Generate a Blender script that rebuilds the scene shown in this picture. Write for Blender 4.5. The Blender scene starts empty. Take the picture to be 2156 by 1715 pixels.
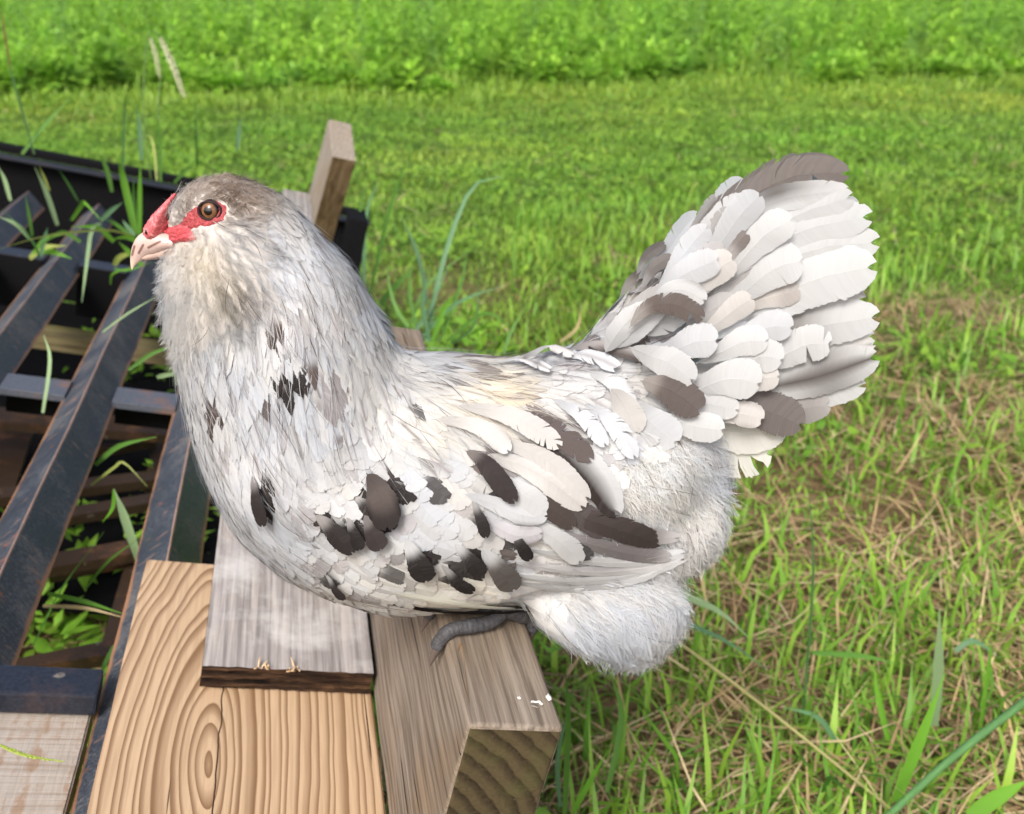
import bpy, bmesh, math, random
import numpy as np
from mathutils import Vector, Matrix, noise
from mathutils.bvhtree import BVHTree
random.seed(7); rng = np.random.default_rng(11)
scn = bpy.context.scene
COL = scn.collection

# ------------------------------------------------------------------ camera, sky, sun, exposure
FPX, CX, CY = 2000.0, 1078.0, 857.5
PITCH, CAMH = math.radians(25), 0.72
F_ = np.array([0, math.cos(PITCH), -math.sin(PITCH)]); U_ = np.array([0, math.sin(PITCH), math.cos(PITCH)]); X_ = np.array([1.0, 0, 0])
CAM = np.array([0, 0, CAMH])
cd = bpy.data.cameras.new('camera'); cam = bpy.data.objects.new('camera', cd); COL.objects.link(cam)
cam.location = CAM; cam.rotation_euler = (math.radians(90) - PITCH, 0, 0)
cd.sensor_width = 36; cd.lens = 36 * FPX / 2156; cd.clip_start = 0.02; cd.clip_end = 500
cd.dof.use_dof = True; cd.dof.focus_distance = 0.44; cd.dof.aperture_fstop = 13.0; cd.dof.aperture_blades = 0
scn.camera = cam
SUN_EL, SUN_AZ = math.radians(47), math.radians(198)      # soft veiled sun from behind the camera
world = bpy.data.worlds.new('World'); scn.world = world; world.use_nodes = True
nt = world.node_tree; bg = nt.nodes['Background']
sky = nt.nodes.new('ShaderNodeTexSky'); sky.sky_type = 'NISHITA'; sky.sun_disc = False
sky.sun_elevation = SUN_EL; sky.sun_rotation = SUN_AZ; sky.air_density = 1.0; sky.dust_density = 6.0; sky.ozone_density = 0.6
nt.links.new(sky.outputs[0], bg.inputs[0]); bg.inputs[1].default_value = 0.10
sl = bpy.data.lights.new('sun', 'SUN'); sl.energy = 1.5; sl.angle = math.radians(20); sl.color = (1.0, 0.985, 0.96)
so = bpy.data.objects.new('sun', sl); COL.objects.link(so)
sd = Vector((math.sin(SUN_AZ) * math.cos(SUN_EL), math.cos(SUN_AZ) * math.cos(SUN_EL), math.sin(SUN_EL)))
so.rotation_euler = (-sd).to_track_quat('-Z', 'Y').to_euler()
scn.view_settings.view_transform = 'Standard'; scn.view_settings.look = 'None'
scn.view_settings.exposure = 1.06; scn.view_settings.gamma = 1; scn.view_settings.use_curve_mapping = False
scn.render.engine = 'CYCLES'
scn.cycles.max_bounces = 6; scn.cycles.transparent_max_bounces = 8; scn.cycles.use_denoising = True

# ------------------------------------------------------------------ helpers
def ray(u, v): return (u - CX) / FPX * X_ + (CY - v) / FPX * U_ + F_
def at(u, v, z): return CAM + ray(u, v) * z               # the world point seen at (u,v), z metres in front
def proj(p):
    q = np.asarray(p) - CAM; z = q @ F_
    return np.stack([CX + FPX * (q @ X_) / z, CY - FPX * (q @ U_) / z], -1)
def ground_at(u, v, h=0.0):
    r = ray(u, v); return CAM + r * ((h - CAMH) / r[2])
# frame of the tilted trailer gate: a across, b away, c up
D1 = np.array([-0.20920122, 0.97786459, 0.00396225]); D2 = np.array([0.95011762, 0.20422031, -0.23573412]); D3 = np.array([0.23132522, 0.04555127, 0.97180951])
ORG = np.array([-0.01911, 0.32123126, 0.41507799])
RACK = Matrix(((D2[0], D1[0], D3[0], ORG[0]), (D2[1], D1[1], D3[1], ORG[1]), (D2[2], D1[2], D3[2], ORG[2]), (0, 0, 0, 1)))
def S(a, b, c): return ORG + a * D2 + b * D1 + c * D3

def link(name, me, mat=None, parent=None, mw=None):
    o = bpy.data.objects.new(name, me); COL.objects.link(o)
    if mat is not None and me is not None:
        if not me.materials: me.materials.append(mat)
    if parent is not None: o.parent = parent
    if mw is not None: o.matrix_world = mw
    return o
def tag(o, label=None, cat=None, group=None, kind=None):
    if label: o['label'] = label
    if cat: o['category'] = cat
    if group: o['group'] = group
    if kind: o['kind'] = kind
    return o
def np_mesh(name, verts, polys_flat, loop_totals, col=None, smooth=True, uv=None):
    me = bpy.data.meshes.new(name)
    n = len(verts); me.vertices.add(n); me.vertices.foreach_set('co', np.asarray(verts, np.float32).ravel())
    pf = np.asarray(polys_flat, np.int32).ravel(); lt = np.asarray(loop_totals, np.int32)
    me.loops.add(len(pf)); me.loops.foreach_set('vertex_index', pf)
    me.polygons.add(len(lt)); ls = np.concatenate([[0], np.cumsum(lt)[:-1]]).astype(np.int32)
    me.polygons.foreach_set('loop_start', ls); me.polygons.foreach_set('loop_total', lt)
    me.update(calc_edges=True)
    if smooth: me.polygons.foreach_set('use_smooth', np.ones(len(lt), bool))
    if col is not None:
        c = np.ones((n, 4), np.float32); c[:, :3] = col
        a = me.color_attributes.new('col', 'FLOAT_COLOR', 'POINT'); a.data.foreach_set('color', c.ravel())
    me.update(); return me
def bm_mesh(name, bm, smooth=False):
    me = bpy.data.meshes.new(name); bm.to_mesh(me); bm.free()
    if smooth: me.polygons.foreach_set('use_smooth', np.ones(len(me.polygons), bool))
    return me
def box_bm(x0, x1, y0, y1, z0, z1, bevel=0.0, seg=2, cuts=0):
    bm = bmesh.new(); bmesh.ops.create_cube(bm, size=1)
    for v in bm.verts:
        v.co = Vector(((x0 + x1) / 2 + v.co.x * (x1 - x0), (y0 + y1) / 2 + v.co.y * (y1 - y0), (z0 + z1) / 2 + v.co.z * (z1 - z0)))
    if bevel: bmesh.ops.bevel(bm, geom=bm.edges[:], offset=bevel, segments=seg, affect='EDGES', profile=0.6)
    return bm
def catmull(P, n):
    P = np.asarray(P, float); Q = np.vstack([2 * P[0] - P[1], P, 2 * P[-1] - P[-2]])
    out = []; m = len(P) - 1
    for t in np.linspace(0, m, n):
        i = min(int(t), m - 1); f = t - i
        p0, p1, p2, p3 = Q[i], Q[i + 1], Q[i + 2], Q[i + 3]
        out.append(0.5 * ((2 * p1) + (-p0 + p2) * f + (2 * p0 - 5 * p1 + 4 * p2 - p3) * f ** 2 + (-p0 + 3 * p1 - 3 * p2 + p3) * f ** 3))
    return np.array(out)
def unit(a): return a / np.maximum(np.linalg.norm(a, axis=-1, keepdims=True), 1e-9)
def sstep(a, b, x):
    t = np.clip((x - a) / (b - a), 0, 1); return t * t * (3 - 2 * t)
def tube(pts, radii, nseg=10, up=(0, 0, 1), caps=True, sx=None):
    """tube through pts; radii (N,) ; sx optional second radius"""
    pts = np.asarray(pts, float); N = len(pts); radii = np.asarray(radii, float); sx = radii if sx is None else np.asarray(sx, float)
    T = unit(np.gradient(pts, axis=0)); A = unit(np.cross(T, np.asarray(up, float))); B = np.cross(A, T)
    th = np.linspace(0, 2 * np.pi, nseg, endpoint=False)
    V = pts[:, None] + A[:, None] * (sx[:, None, None] * np.cos(th)[None, :, None]) + B[:, None] * (radii[:, None, None] * np.sin(th)[None, :, None])
    V = V.reshape(-1, 3); pf = []; lt = []
    for i in range(N - 1):
        for k in range(nseg):
            a = i * nseg + k; b = i * nseg + (k + 1) % nseg
            pf += [a, b, b + nseg, a + nseg]; lt.append(4)
    if caps:
        pf += list(range(nseg))[::-1]; lt.append(nseg); pf += [(N - 1) * nseg + k for k in range(nseg)]; lt.append(nseg)
    return V, pf, lt
def merge(parts):
    V = []; PF = []; LT = []; o = 0
    for v, p, l in parts:
        V.append(np.asarray(v)); PF.append(np.asarray(p, np.int64).ravel() + o); LT.append(np.asarray(l)); o += len(v)
    return np.vstack(V), np.concatenate(PF), np.concatenate(LT)

# ------------------------------------------------------------------ materials
class NB:
    """small node builder"""
    def __init__(s, name):
        s.m = bpy.data.materials.new(name); s.m.use_nodes = True; s.t = s.m.node_tree; s.t.nodes.clear()
        s.out = s.t.nodes.new('ShaderNodeOutputMaterial'); s.p = s.n('ShaderNodeBsdfPrincipled'); s.l(s.p.outputs[0], s.out.inputs[0])
    def n(s, typ, **kw):
        x = s.t.nodes.new(typ)
        for k, v in kw.items(): setattr(x, k, v)
        return x
    def l(s, a, b): s.t.links.new(a, b)
    def val(s, sock, v):
        if hasattr(v, 'default_value') or hasattr(v, 'is_output'): s.l(v, sock)
        else: sock.default_value = v
    def math(s, op, a, b=0.0, c=None):
        x = s.n('ShaderNodeMath', operation=op); s.val(x.inputs[0], a); s.val(x.inputs[1], b)
        if c is not None: s.val(x.inputs[2], c)
        return x.outputs[0]
    def coord(s, kind='Object'): return s.n('ShaderNodeTexCoord').outputs[kind]
    def xyz(s, v):
        x = s.n('ShaderNodeSeparateXYZ'); s.l(v, x.inputs[0]); return x.outputs
    def scale(s, v, sc, loc=(0, 0, 0), rot=(0, 0, 0)):
        x = s.n('ShaderNodeMapping'); s.l(v, x.inputs[0]); x.inputs['Scale'].default_value = sc; x.inputs['Location'].default_value = loc; x.inputs['Rotation'].default_value = rot; return x.outputs[0]
    def n_vec(s, a):
        x = s.n('ShaderNodeCombineXYZ'); s.l(a, x.inputs[0]); return x.outputs[0]
    def noise(s, v, scale, detail=4, rough=0.55, dist=0.0, out=0):
        x = s.n('ShaderNodeTexNoise'); s.l(v, x.inputs['Vector']); x.inputs['Scale'].default_value = scale; x.inputs['Detail'].default_value = detail
        x.inputs['Roughness'].default_value = rough; x.inputs['Distortion'].default_value = dist; return x.outputs[out]
    def ramp(s, f, stops, interp='LINEAR'):
        x = s.n('ShaderNodeValToRGB'); s.val(x.inputs[0], f); cr = x.color_ramp; cr.interpolation = interp
        while len(cr.elements) < len(stops): cr.elements.new(0.5)
        for e, (p, c) in zip(cr.elements, stops):
            e.position = p; e.color = (c, c, c, 1) if np.isscalar(c) else (*c, 1)
        return x.outputs[0]
    def mix(s, f, a, b, mode='MIX'):
        x = s.n('ShaderNodeMix', data_type='RGBA', blend_type=mode); s.val(x.inputs[0], f)
        for i, c in ((6, a), (7, b)):
            if isinstance(c, tuple): x.inputs[i].default_value = (*c, 1)
            else: s.l(c, x.inputs[i])
        return x.outputs[2]
    def bump(s, h, strength=0.3, dist=0.001):
        x = s.n('ShaderNodeBump'); x.inputs['Strength'].default_value = strength; x.inputs['Distance'].default_value = dist; s.l(h, x.inputs['Height']); s.l(x.outputs[0], s.p.inputs['Normal'])
    def fin(s, col, rough=0.6, spec=0.5, metal=0.0):
        s.val(s.p.inputs['Base Color'], (*col, 1) if isinstance(col, tuple) else col); s.val(s.p.inputs['Roughness'], rough)
        s.p.inputs['Specular IOR Level'].default_value = spec; s.p.inputs['Metallic'].default_value = metal; return s.m
    def translucent(s, col, f):
        t = s.n('ShaderNodeBsdfTranslucent'); s.l(col, t.inputs[0]); mx = s.n('ShaderNodeMixShader'); mx.inputs[0].default_value = f
        s.l(s.p.outputs[0], mx.inputs[1]); s.l(t.outputs[0], mx.inputs[2]); s.l(mx.outputs[0], s.out.inputs[0])
def attr_mat(name, rough, spec, transl, var=0.0, vscale=200, bump=0.0):
    b = NB(name); a = b.n('ShaderNodeVertexColor', layer_name='col'); c = a.outputs[0]
    if var:
        nz = b.noise(b.coord('Object'), vscale, 3); c = b.mix(1.0, c, b.ramp(nz, [(0.3, 1 - var), (0.7, 1.0)]), 'MULTIPLY')
    m = b.fin(c, rough, spec)
    if transl: b.translucent(c, transl)
    if bump: b.bump(b.noise(b.coord('Object'), vscale * 1.1, 3), bump, 0.0012)
    return m
M = {}
M['feather'] = attr_mat('feather', 0.65, 0.2, 0.30)
M['vane'] = attr_mat('thin_vane', 0.65, 0.15, 0.46)
M['blade'] = attr_mat('grass_blade', 0.5, 0.35, 0.35)
M['leaf'] = attr_mat('weed_leaf', 0.5, 0.3, 0.4)
M['straw'] = attr_mat('straw', 0.7, 0.2, 0.15)
def mat_ground():
    b = NB('soil_and_turf'); v = b.coord('Object')
    n1 = b.noise(v, 1.3, 5); n2 = b.noise(v, 26, 6, 0.7); n3 = b.noise(v, 140, 4, 0.7)
    soil = b.ramp(n2, [(0.25, (0.05, 0.033, 0.018)), (0.5, (0.14, 0.095, 0.05)), (0.75, (0.24, 0.17, 0.095))])
    turf = b.ramp(n2, [(0.3, (0.035, 0.075, 0.012)), (0.7, (0.10, 0.19, 0.03))])
    x = b.xyz(v)
    far = b.math('SMOOTHSTEP' if False else 'MULTIPLY_ADD', x[1], 0.55, -0.75)
    far = b.math('ADD', far, b.math('MULTIPLY', b.math('SUBTRACT', n1, 0.5), 1.6))
    far.node.use_clamp = True
    c = b.mix(far, soil, turf); b.bump(n3, 0.6, 0.01); return b.fin(c, 0.95, 0.1)
M['ground'] = mat_ground()
def mat_pine():
    b = NB('planed_pine'); v = b.coord('Object')
    w = b.noise(b.scale(v, (11, 4, 11)), 1.0, 3, 0.45, 0, 1)
    wv = b.n('ShaderNodeVectorMath', operation='SUBTRACT'); b.l(w, wv.inputs[0]); wv.inputs[1].default_value = (0.5, 0.5, 0.5)
    ws = b.n('ShaderNodeVectorMath', operation='SCALE'); b.l(wv.outputs[0], ws.inputs[0]); ws.inputs[3].default_value = 0.024
    wa = b.n('ShaderNodeVectorMath', operation='ADD'); b.l(v, wa.inputs[0]); b.l(ws.outputs[0], wa.inputs[1])
    x = b.xyz(wa.outputs[0])
    # trunk axis leaves the face at (-0.098, 0.127): closed loops there, cathedral lines away from it
    da = b.math('ADD', x[0], 0.100); db = b.math('MULTIPLY', b.math('SUBTRACT', x[1], 0.122), 0.235)
    dc = b.math('ADD', x[2], 0.149)
    r = b.math('SQRT', b.math('ADD', b.math('MULTIPLY', da, da), b.math('POWER', b.math('ADD', db, dc), 2.0)))
    rr = b.math('ADD', b.math('MULTIPLY', r, 190.0), b.math('MULTIPLY', b.noise(b.scale(b.n_vec(r), (75, 1, 1)), 1.0, 2, 0.5), 3.2))
    fr = b.math('FRACT', rr)
    ring = b.ramp(fr, [(0.0, 0.0), (0.42, 0.08), (0.62, 0.5), (0.93, 1.0), (0.985, 0.1)])
    fine = b.noise(b.scale(v, (520, 18, 400)), 1.0, 4, 0.6)
    broad = b.noise(b.scale(v, (30, 5, 30)), 1.0, 3, 0.5)
    early = b.mix(broad, (0.48, 0.335, 0.205), (0.58, 0.425, 0.28)); late = b.mix(broad, (0.15, 0.08, 0.036), (0.23, 0.13, 0.065))
    c = b.mix(ring, early, late); c = b.mix(b.ramp(fine, [(0.35, 0.30), (0.62, 0.0)]), c, (0.24, 0.15, 0.085))
    ck = b.noise(b.scale(v, (230, 4, 230)), 1.0, 2, 0.5); crack = b.ramp(ck, [(0.255, 1.0), (0.275, 0.0)])
    c = b.mix(crack, c, (0.05, 0.03, 0.018))
    # the one long check running through the heart of the board
    wob = b.math('MULTIPLY', b.math('SUBTRACT', b.noise(b.scale(v, (0, 26, 0)), 1.0, 3), 0.5), 0.006)
    d = b.math('ABSOLUTE', b.math('ADD', b.math('ADD', b.xyz(v)[0], 0.0985), wob)); ch = b.math('LESS_THAN', d, 0.00045)
    c = b.mix(ch, c, (0.035, 0.02, 0.012))
    hgt = b.math('SUBTRACT', b.math('MULTIPLY', fine, 0.6), b.math('ADD', b.math('MULTIPLY', ring, 0.05), ch)); b.bump(hgt, 0.3, 0.0008)
    return b.fin(c, 0.6, 0.25)
M['pine'] = mat_pine()
def mat_weathered(name, dark, light, warm, axis=1, crk=0.3, blotch=None, gs=1.0):
    b = NB(name); v = b.coord('Object')
    sc = [300 * gs, 300 * gs, 300 * gs]; sc[axis] = 9 * gs; s2 = [55 * gs] * 3; s2[axis] = 3 * gs; s3 = [150 * gs] * 3; s3[axis] = 5 * gs
    n1 = b.noise(b.scale(v, tuple(sc)), 1.0, 5, 0.65, 0.3); n2 = b.noise(b.scale(v, tuple(s2)), 1.0, 4, 0.6, 0.6); n3 = b.noise(v, 16, 4, 0.6)
    ck = b.noise(b.scale(v, tuple(s3)), 1.0, 3, 0.5, 0.4)
    c = b.mix(n2, dark, light); c = b.mix(b.ramp(n3, [(0.45, 0.0), (0.72, 0.75)]), c, warm)
    c = b.mix(b.ramp(n1, [(0.36, 0.75), (0.60, 0.0)]), c, tuple(x * 0.42 for x in dark))
    crack = b.ramp(ck, [(crk - 0.02, 1.0), (crk + 0.02, 0.0)]); c = b.mix(crack, c, (0.035, 0.027, 0.02))
    if blotch:
        bn = b.noise(v, blotch[1], 4, 0.6); c = b.mix(b.ramp(bn, [(0.50, 0.0), (0.70, 0.55)]), c, blotch[0])
    b.bump(b.math('SUBTRACT', n1, b.math('MULTIPLY', crack, 1.5)), 0.5, 0.0012); return b.fin(c, 0.8, 0.15)
M['beam'] = mat_weathered('weathered_beam', (0.165, 0.128, 0.096), (0.345, 0.30, 0.25), (0.24, 0.17, 0.105), 1, 0.325)
M['ply'] = mat_weathered('weathered_plywood_face', (0.33, 0.30, 0.285), (0.48, 0.445, 0.43), (0.50, 0.455, 0.405), 1, 0.30, ((0.64, 0.63, 0.61), 24), 0.8)
M['greyboard'] = mat_weathered('grey_board', (0.28, 0.26, 0.24), (0.43, 0.40, 0.37), (0.36, 0.30, 0.24), 1, 0.26)
M['stub'] = mat_weathered('weathered_stub', (0.25, 0.215, 0.17), (0.39, 0.345, 0.295), (0.30, 0.23, 0.16), 2, 0.24)
def mat_stubend():
    b = NB('dark_brown_wood'); v = b.coord('Object'); x = b.xyz(v)
    n = b.noise(b.scale(v, (160, 160, 7)), 1.0, 4, 0.6, 0.5); n2 = b.noise(b.scale(v, (60, 60, 22)), 1.0, 3, 0.6, 1.2)
    c = b.ramp(n2, [(0.3, (0.075, 0.048, 0.024)), (0.5, (0.17, 0.115, 0.06)), (0.7, (0.24, 0.17, 0.10))]); c = b.mix(b.ramp(n, [(0.35, 0.6), (0.6, 0)]), c, (0.05, 0.03, 0.017))
    b.bump(n, 0.4, 0.001); return b.fin(c, 0.8, 0.2)
M['stubface'] = mat_stubend()  # darker brown wood for the stub's front face only
def mat_endgrain():
    b = NB('sawn_end_grain'); v = b.coord('Object'); x = b.xyz(v)
    w = b.math('MULTIPLY', b.math('SUBTRACT', b.noise(v, 60, 3), 0.5), 0.006)
    da = b.math('ADD', x[0], 0.070); dc = b.math('ADD', x[2], 0.118)
    r = b.math('ADD', b.math('SQRT', b.math('ADD', b.math('MULTIPLY', da, da), b.math('MULTIPLY', b.math('MULTIPLY', dc, dc), 1.05))), w)
    fr = b.math('FRACT', b.math('MULTIPLY', r, 118))
    ring = b.ramp(fr, [(0.0, 0.0), (0.35, 0.05), (0.6, 0.6), (0.88, 1.0), (1.0, 0.0)])
    n = b.noise(v, 420, 4, 0.7); n2 = b.noise(v, 32, 4, 0.6)
    early = b.mix(n2, (0.05, 0.037, 0.018), (0.105, 0.085, 0.045)); late = b.mix(n2, (0.014, 0.010, 0.006), (0.034, 0.024, 0.013))
    c = b.mix(ring, early, late); c = b.mix(b.ramp(n, [(0.35, 0.6), (0.55, 0)]), c, (0.06, 0.045, 0.025))
    c = b.mix(b.ramp(b.noise(v, 24, 3), [(0.5, 0.0), (0.75, 0.5)]), c, (0.10, 0.11, 0.035))
    c = b.mix(b.ramp(b.noise(v, 700, 2), [(0.72, 0), (0.78, 0.7)]), c, (0.42, 0.37, 0.26))
    b.bump(b.math('ADD', b.math('MULTIPLY', n, 0.7), b.math('MULTIPLY', ring, -0.3)), 0.7, 0.0012); return b.fin(c, 0.85, 0.15)
M['endgrain'] = mat_endgrain()
def mat_plyedge():
    b = NB('ply_layers_edge'); v = b.coord('Object'); n = b.noise(b.scale(v, (25, 25, 480)), 1.0, 4, 0.6); n2 = b.noise(v, 300, 3)
    c = b.ramp(n, [(0.36, (0.008, 0.005, 0.004)), (0.52, (0.035, 0.019, 0.011)), (0.68, (0.11, 0.06, 0.032))]); b.bump(n, 0.8, 0.0015); return b.fin(c, 0.85, 0.15)
M['plyedge'] = mat_plyedge()
def mat_steel(name, rusty=0.35, dust=0.5):
    """black painted angle iron; uses the UV: u across (-1..1), v along in metres"""
    b = NB(name); v = b.coord('Object'); uv = b.coord('UV'); q = b.xyz(uv)
    scr = b.noise(b.scale(uv, (9, 420, 1), rot=(0, 0, 0.5)), 1.0, 5, 0.7, 0.4); blot = b.noise(v, 14, 5, 0.65); fine = b.noise(v, 600, 3, 0.7); big = b.noise(v, 38, 4, 0.6)
    c = b.mix(b.ramp(fine, [(0.4, 0.0), (0.75, 0.5)]), (0.022, 0.028, 0.040), (0.085, 0.10, 0.125))
    c = b.mix(b.ramp(b.math('MULTIPLY', scr, b.math('ADD', blot, 0.35)), [(0.40, 0.0), (0.58, dust)]), c, (0.21, 0.215, 0.22))
    c = b.mix(b.ramp(blot, [(0.50, 0.0), (0.70, dust * 0.8)]), c, (0.15, 0.135, 0.115))
    c = b.mix(b.ramp(big, [(0.66, 0.0), (0.72, rusty)]), c, (0.27, 0.085, 0.035))
    strk = b.noise(b.scale(uv, (1.1, 120, 1), rot=(0, 0, 0.0)), 1.0, 3, 0.6); c = b.mix(b.ramp(strk, [(0.62, 0.0), (0.68, 0.5)]), c, (0.27, 0.165, 0.125))
    au = b.math('ABSOLUTE', q[0]); ed = b.math('ADD', au, b.math('MULTIPLY', b.math('SUBTRACT', blot, 0.5), 0.28))
    c = b.mix(b.ramp(ed, [(0.90, 0.0), (0.97, 0.9)]), c, (0.30, 0.15, 0.075))
    rd = b.math('ADD', au, b.math('MULTIPLY', b.math('SUBTRACT', big, 0.5), 0.05)); c = b.mix(b.ramp(rd, [(0.02, 0.85), (0.05, 0.0)]), c, (0.40, 0.25, 0.19))
    b.bump(fine, 0.25, 0.0005); return b.fin(c, b.ramp(blot, [(0.3, 0.36), (0.7, 0.62)]), 0.45)
M['steel'] = mat_steel('black_painted_steel', 0.7, 0.42)
def mat_plain_steel(name, base, dust, rust):
    b = NB(name); v = b.coord('Object'); blot = b.noise(v, 22, 5, 0.65); fine = b.noise(v, 400, 3, 0.7)
    c = b.mix(b.ramp(fine, [(0.4, 0.0), (0.75, 0.5)]), base, dust); c = b.mix(b.ramp(blot, [(0.55, 0.0), (0.68, rust)]), c, (0.22, 0.10, 0.045)); c = b.mix(b.ramp(b.noise(v, 60, 3), [(0.68, 0), (0.75, 0.6)]), c, (0.3, 0.27, 0.22))
    b.bump(fine, 0.2, 0.0005); return b.fin(c, 0.45, 0.45)
M['tube'] = mat_plain_steel('black_tube', (0.010, 0.013, 0.022), (0.04, 0.05, 0.075), 0.12)
M['crossbar'] = mat_plain_steel('worn_flat_bar', (0.06, 0.068, 0.09), (0.17, 0.175, 0.20), 0.6)
M['rusty'] = mat_plain_steel('rusty_iron', (0.045, 0.027, 0.017), (0.10, 0.058, 0.032), 0.6)
def mat_saw():
    b = NB('rough_sawn_board'); v = b.coord('Object'); x = b.xyz(v)
    n = b.noise(b.scale(v, (240, 14, 200)), 1.0, 4, 0.6, 0.4); n2 = b.noise(b.scale(v, (110, 90, 60)), 1.0, 4, 0.6, 0.3)
    sawm = b.noise(b.scale(v, (7, 330, 1)), 1.0, 2, 0.5, 0.2); streak = b.noise(b.scale(v, (150, 6, 1)), 1.0, 2, 0.5)
    c = b.mix(streak, (0.33, 0.29, 0.25), (0.43, 0.395, 0.355)); c = b.mix(b.ramp(b.math('MULTIPLY', streak, n2), [(0.22, 0.0), (0.34, 0.75)]), c, (0.27, 0.17, 0.105))
    c = b.mix(b.ramp(sawm, [(0.30, 0.55), (0.44, 0.0)]), c, (0.22, 0.16, 0.11)); c = b.mix(b.ramp(n, [(0.3, 0.4), (0.5, 0.0)]), c, (0.26, 0.2, 0.15))
    b.bump(b.math('ADD', sawm, n), 0.6, 0.0012); return b.fin(c, 0.85, 0.1)
M['saw'] = mat_saw()
def mat_oldplank():
    b = NB('mossy_plank'); v = b.coord('Object'); n = b.noise(b.scale(v, (8, 120, 120)), 1.0, 4, 0.6); n2 = b.noise(v, 20, 4)
    c = b.ramp(n, [(0.3, (0.07, 0.05, 0.03)), (0.6, (0.20, 0.17, 0.09))]); c = b.mix(b.ramp(n2, [(0.45, 0), (0.7, 0.7)]), c, (0.16, 0.17, 0.045)); return b.fin(c, 0.85, 0.1)
M['oldplank'] = mat_oldplank()
def mat_simple(name, col, rough, spec, var=0.25, sc=300, bump=0.0, col2=None):
    b = NB(name); n = b.noise(b.coord('Object'), sc, 3, 0.6); c = b.mix(n, tuple(x * (1 - var) for x in col), col2 or tuple(min(1, x * (1 + var)) for x in col))
    if bump: b.bump(n, bump, 0.001)
    return b.fin(c, rough, spec)
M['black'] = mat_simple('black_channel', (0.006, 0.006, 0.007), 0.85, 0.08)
M['flesh'] = attr_mat('red_face_skin', 0.5, 0.3, 0.0, 0.45, 900, 0.8)
M['beak'] = attr_mat('horn_beak', 0.35, 0.5, 0.0, 0.08, 500)
M['pupil'] = mat_simple('pupil', (0.004, 0.004, 0.004), 0.06, 0.8)
M['iris'] = attr_mat('iris', 0.15, 0.45, 0.0, 0.3, 1500)
M['eyelid'] = mat_simple('eyelid', (0.025, 0.012, 0.012), 0.55, 0.2, 0.4, 900, 0.4)
M['scale'] = mat_simple('grey_leg_scales', (0.060, 0.060, 0.065), 0.55, 0.3, 0.55, 420, 0.9)
M['claw'] = mat_simple('claw_horn', (0.10, 0.080, 0.072), 0.4, 0.4, 0.3, 300)
M['skin'] = mat_simple('feather_down_base', (0.50, 0.47, 0.44), 0.9, 0.05, 0.15, 120)
M['chalk'] = mat_simple('white_dropping', (0.62, 0.61, 0.58), 0.8, 0.1, 0.06, 400, 0.4)
M['chip'] = mat_simple('pale_splinter', (0.60, 0.43, 0.26), 0.8, 0.1, 0.25, 300)
#@@PART2
# ------------------------------------------------------------------ ground, lawn, weeds
def fbm(x, y, s, o=3):
    """cheap smooth noise for arrays"""
    r = np.zeros_like(x); a = 1.0; k = s
    for i in range(o):
        r += a * np.sin(x * k + 1.7 * i + 2.1 * np.sin(y * k * 0.83 + i)) * np.cos(y * k * 1.13 - 0.7 * i + 1.6 * np.sin(x * k * 0.71 + 2 * i)); a *= 0.55; k *= 2.07
    return r
gme = np_mesh('ground', [(-120, -60, 0), (120, -60, 0), (120, 200, 0), (-120, 200, 0)], [0, 1, 2, 3], [4], smooth=False)
tag(link('ground', gme, M['ground']), kind='structure')

def blades_mesh(name, P, H, W, az, lean, bend, col, mat, tipcol=None, face=None):
    """bent tapering blades, 5 vertices each"""
    n = len(P); P = np.asarray(P, float)
    d = np.stack([np.cos(az), np.sin(az), np.zeros(n)], 1); f = az + np.pi / 2 if face is None else face
    s = np.stack([np.cos(f), np.sin(f), np.zeros(n)], 1) * (W / 2)[:, None]
    e1 = lean; e2 = lean + bend
    m = P + d * (np.sin(e1) * H * 0.5)[:, None]; m[:, 2] += np.cos(e1) * H * 0.5
    t = m + d * (np.sin(e2) * H * 0.5)[:, None]; t[:, 2] += np.cos(e2) * H * 0.5
    t[:, 2] = np.maximum(t[:, 2], P[:, 2] + 0.004); m[:, 2] = np.maximum(m[:, 2], P[:, 2] + 0.004)
    V = np.stack([P - s, P + s, m + s * 0.85, m - s * 0.85, t], 1).reshape(-1, 3)
    b = (np.arange(n) * 5)[:, None]
    pf = np.concatenate([b + np.array([0, 1, 2, 3]), b + np.array([3, 2, 4])], 1).ravel(); lt = np.tile([4, 3], n)
    tc = col if tipcol is None else tipcol
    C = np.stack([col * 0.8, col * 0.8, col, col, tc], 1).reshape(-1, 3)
    return np_mesh(name, V, pf, lt, C, smooth=False)
def visible_patch(n, y0, y1, p=1.0, margin=0.08):
    """random ground points inside the strip of ground the view covers, and some beyond it"""
    y = y0 + (y1 - y0) * rng.random(n) ** p
    half = (0.80 + margin) * (y * 0.906 + 0.30) + 0.45
    return (rng.random(n) * 2 - 1) * half, y
def green(n, yel=0.0):
    """living grass colour, pigment varies from blade to blade"""
    a = np.array([0.145, 0.36, 0.032]); b = np.array([0.30, 0.50, 0.055]); c = np.array([0.085, 0.25, 0.048])
    t = rng.random(n)[:, None]; k = (rng.random(n) ** 2)[:, None]
    g = a * (1 - t) + b * t; g = g * (1 - 0.6 * k) + c * 0.6 * k
    y = np.clip(np.asarray(yel) + 0.0 * t[:, 0], 0, 1)[:, None]; return g * (1 - y) + np.array([0.42, 0.46, 0.07]) * y
STRAWC = np.array([[0.48, 0.35, 0.18], [0.34, 0.23, 0.12], [0.58, 0.46, 0.27], [0.20, 0.13, 0.07]])
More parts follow.
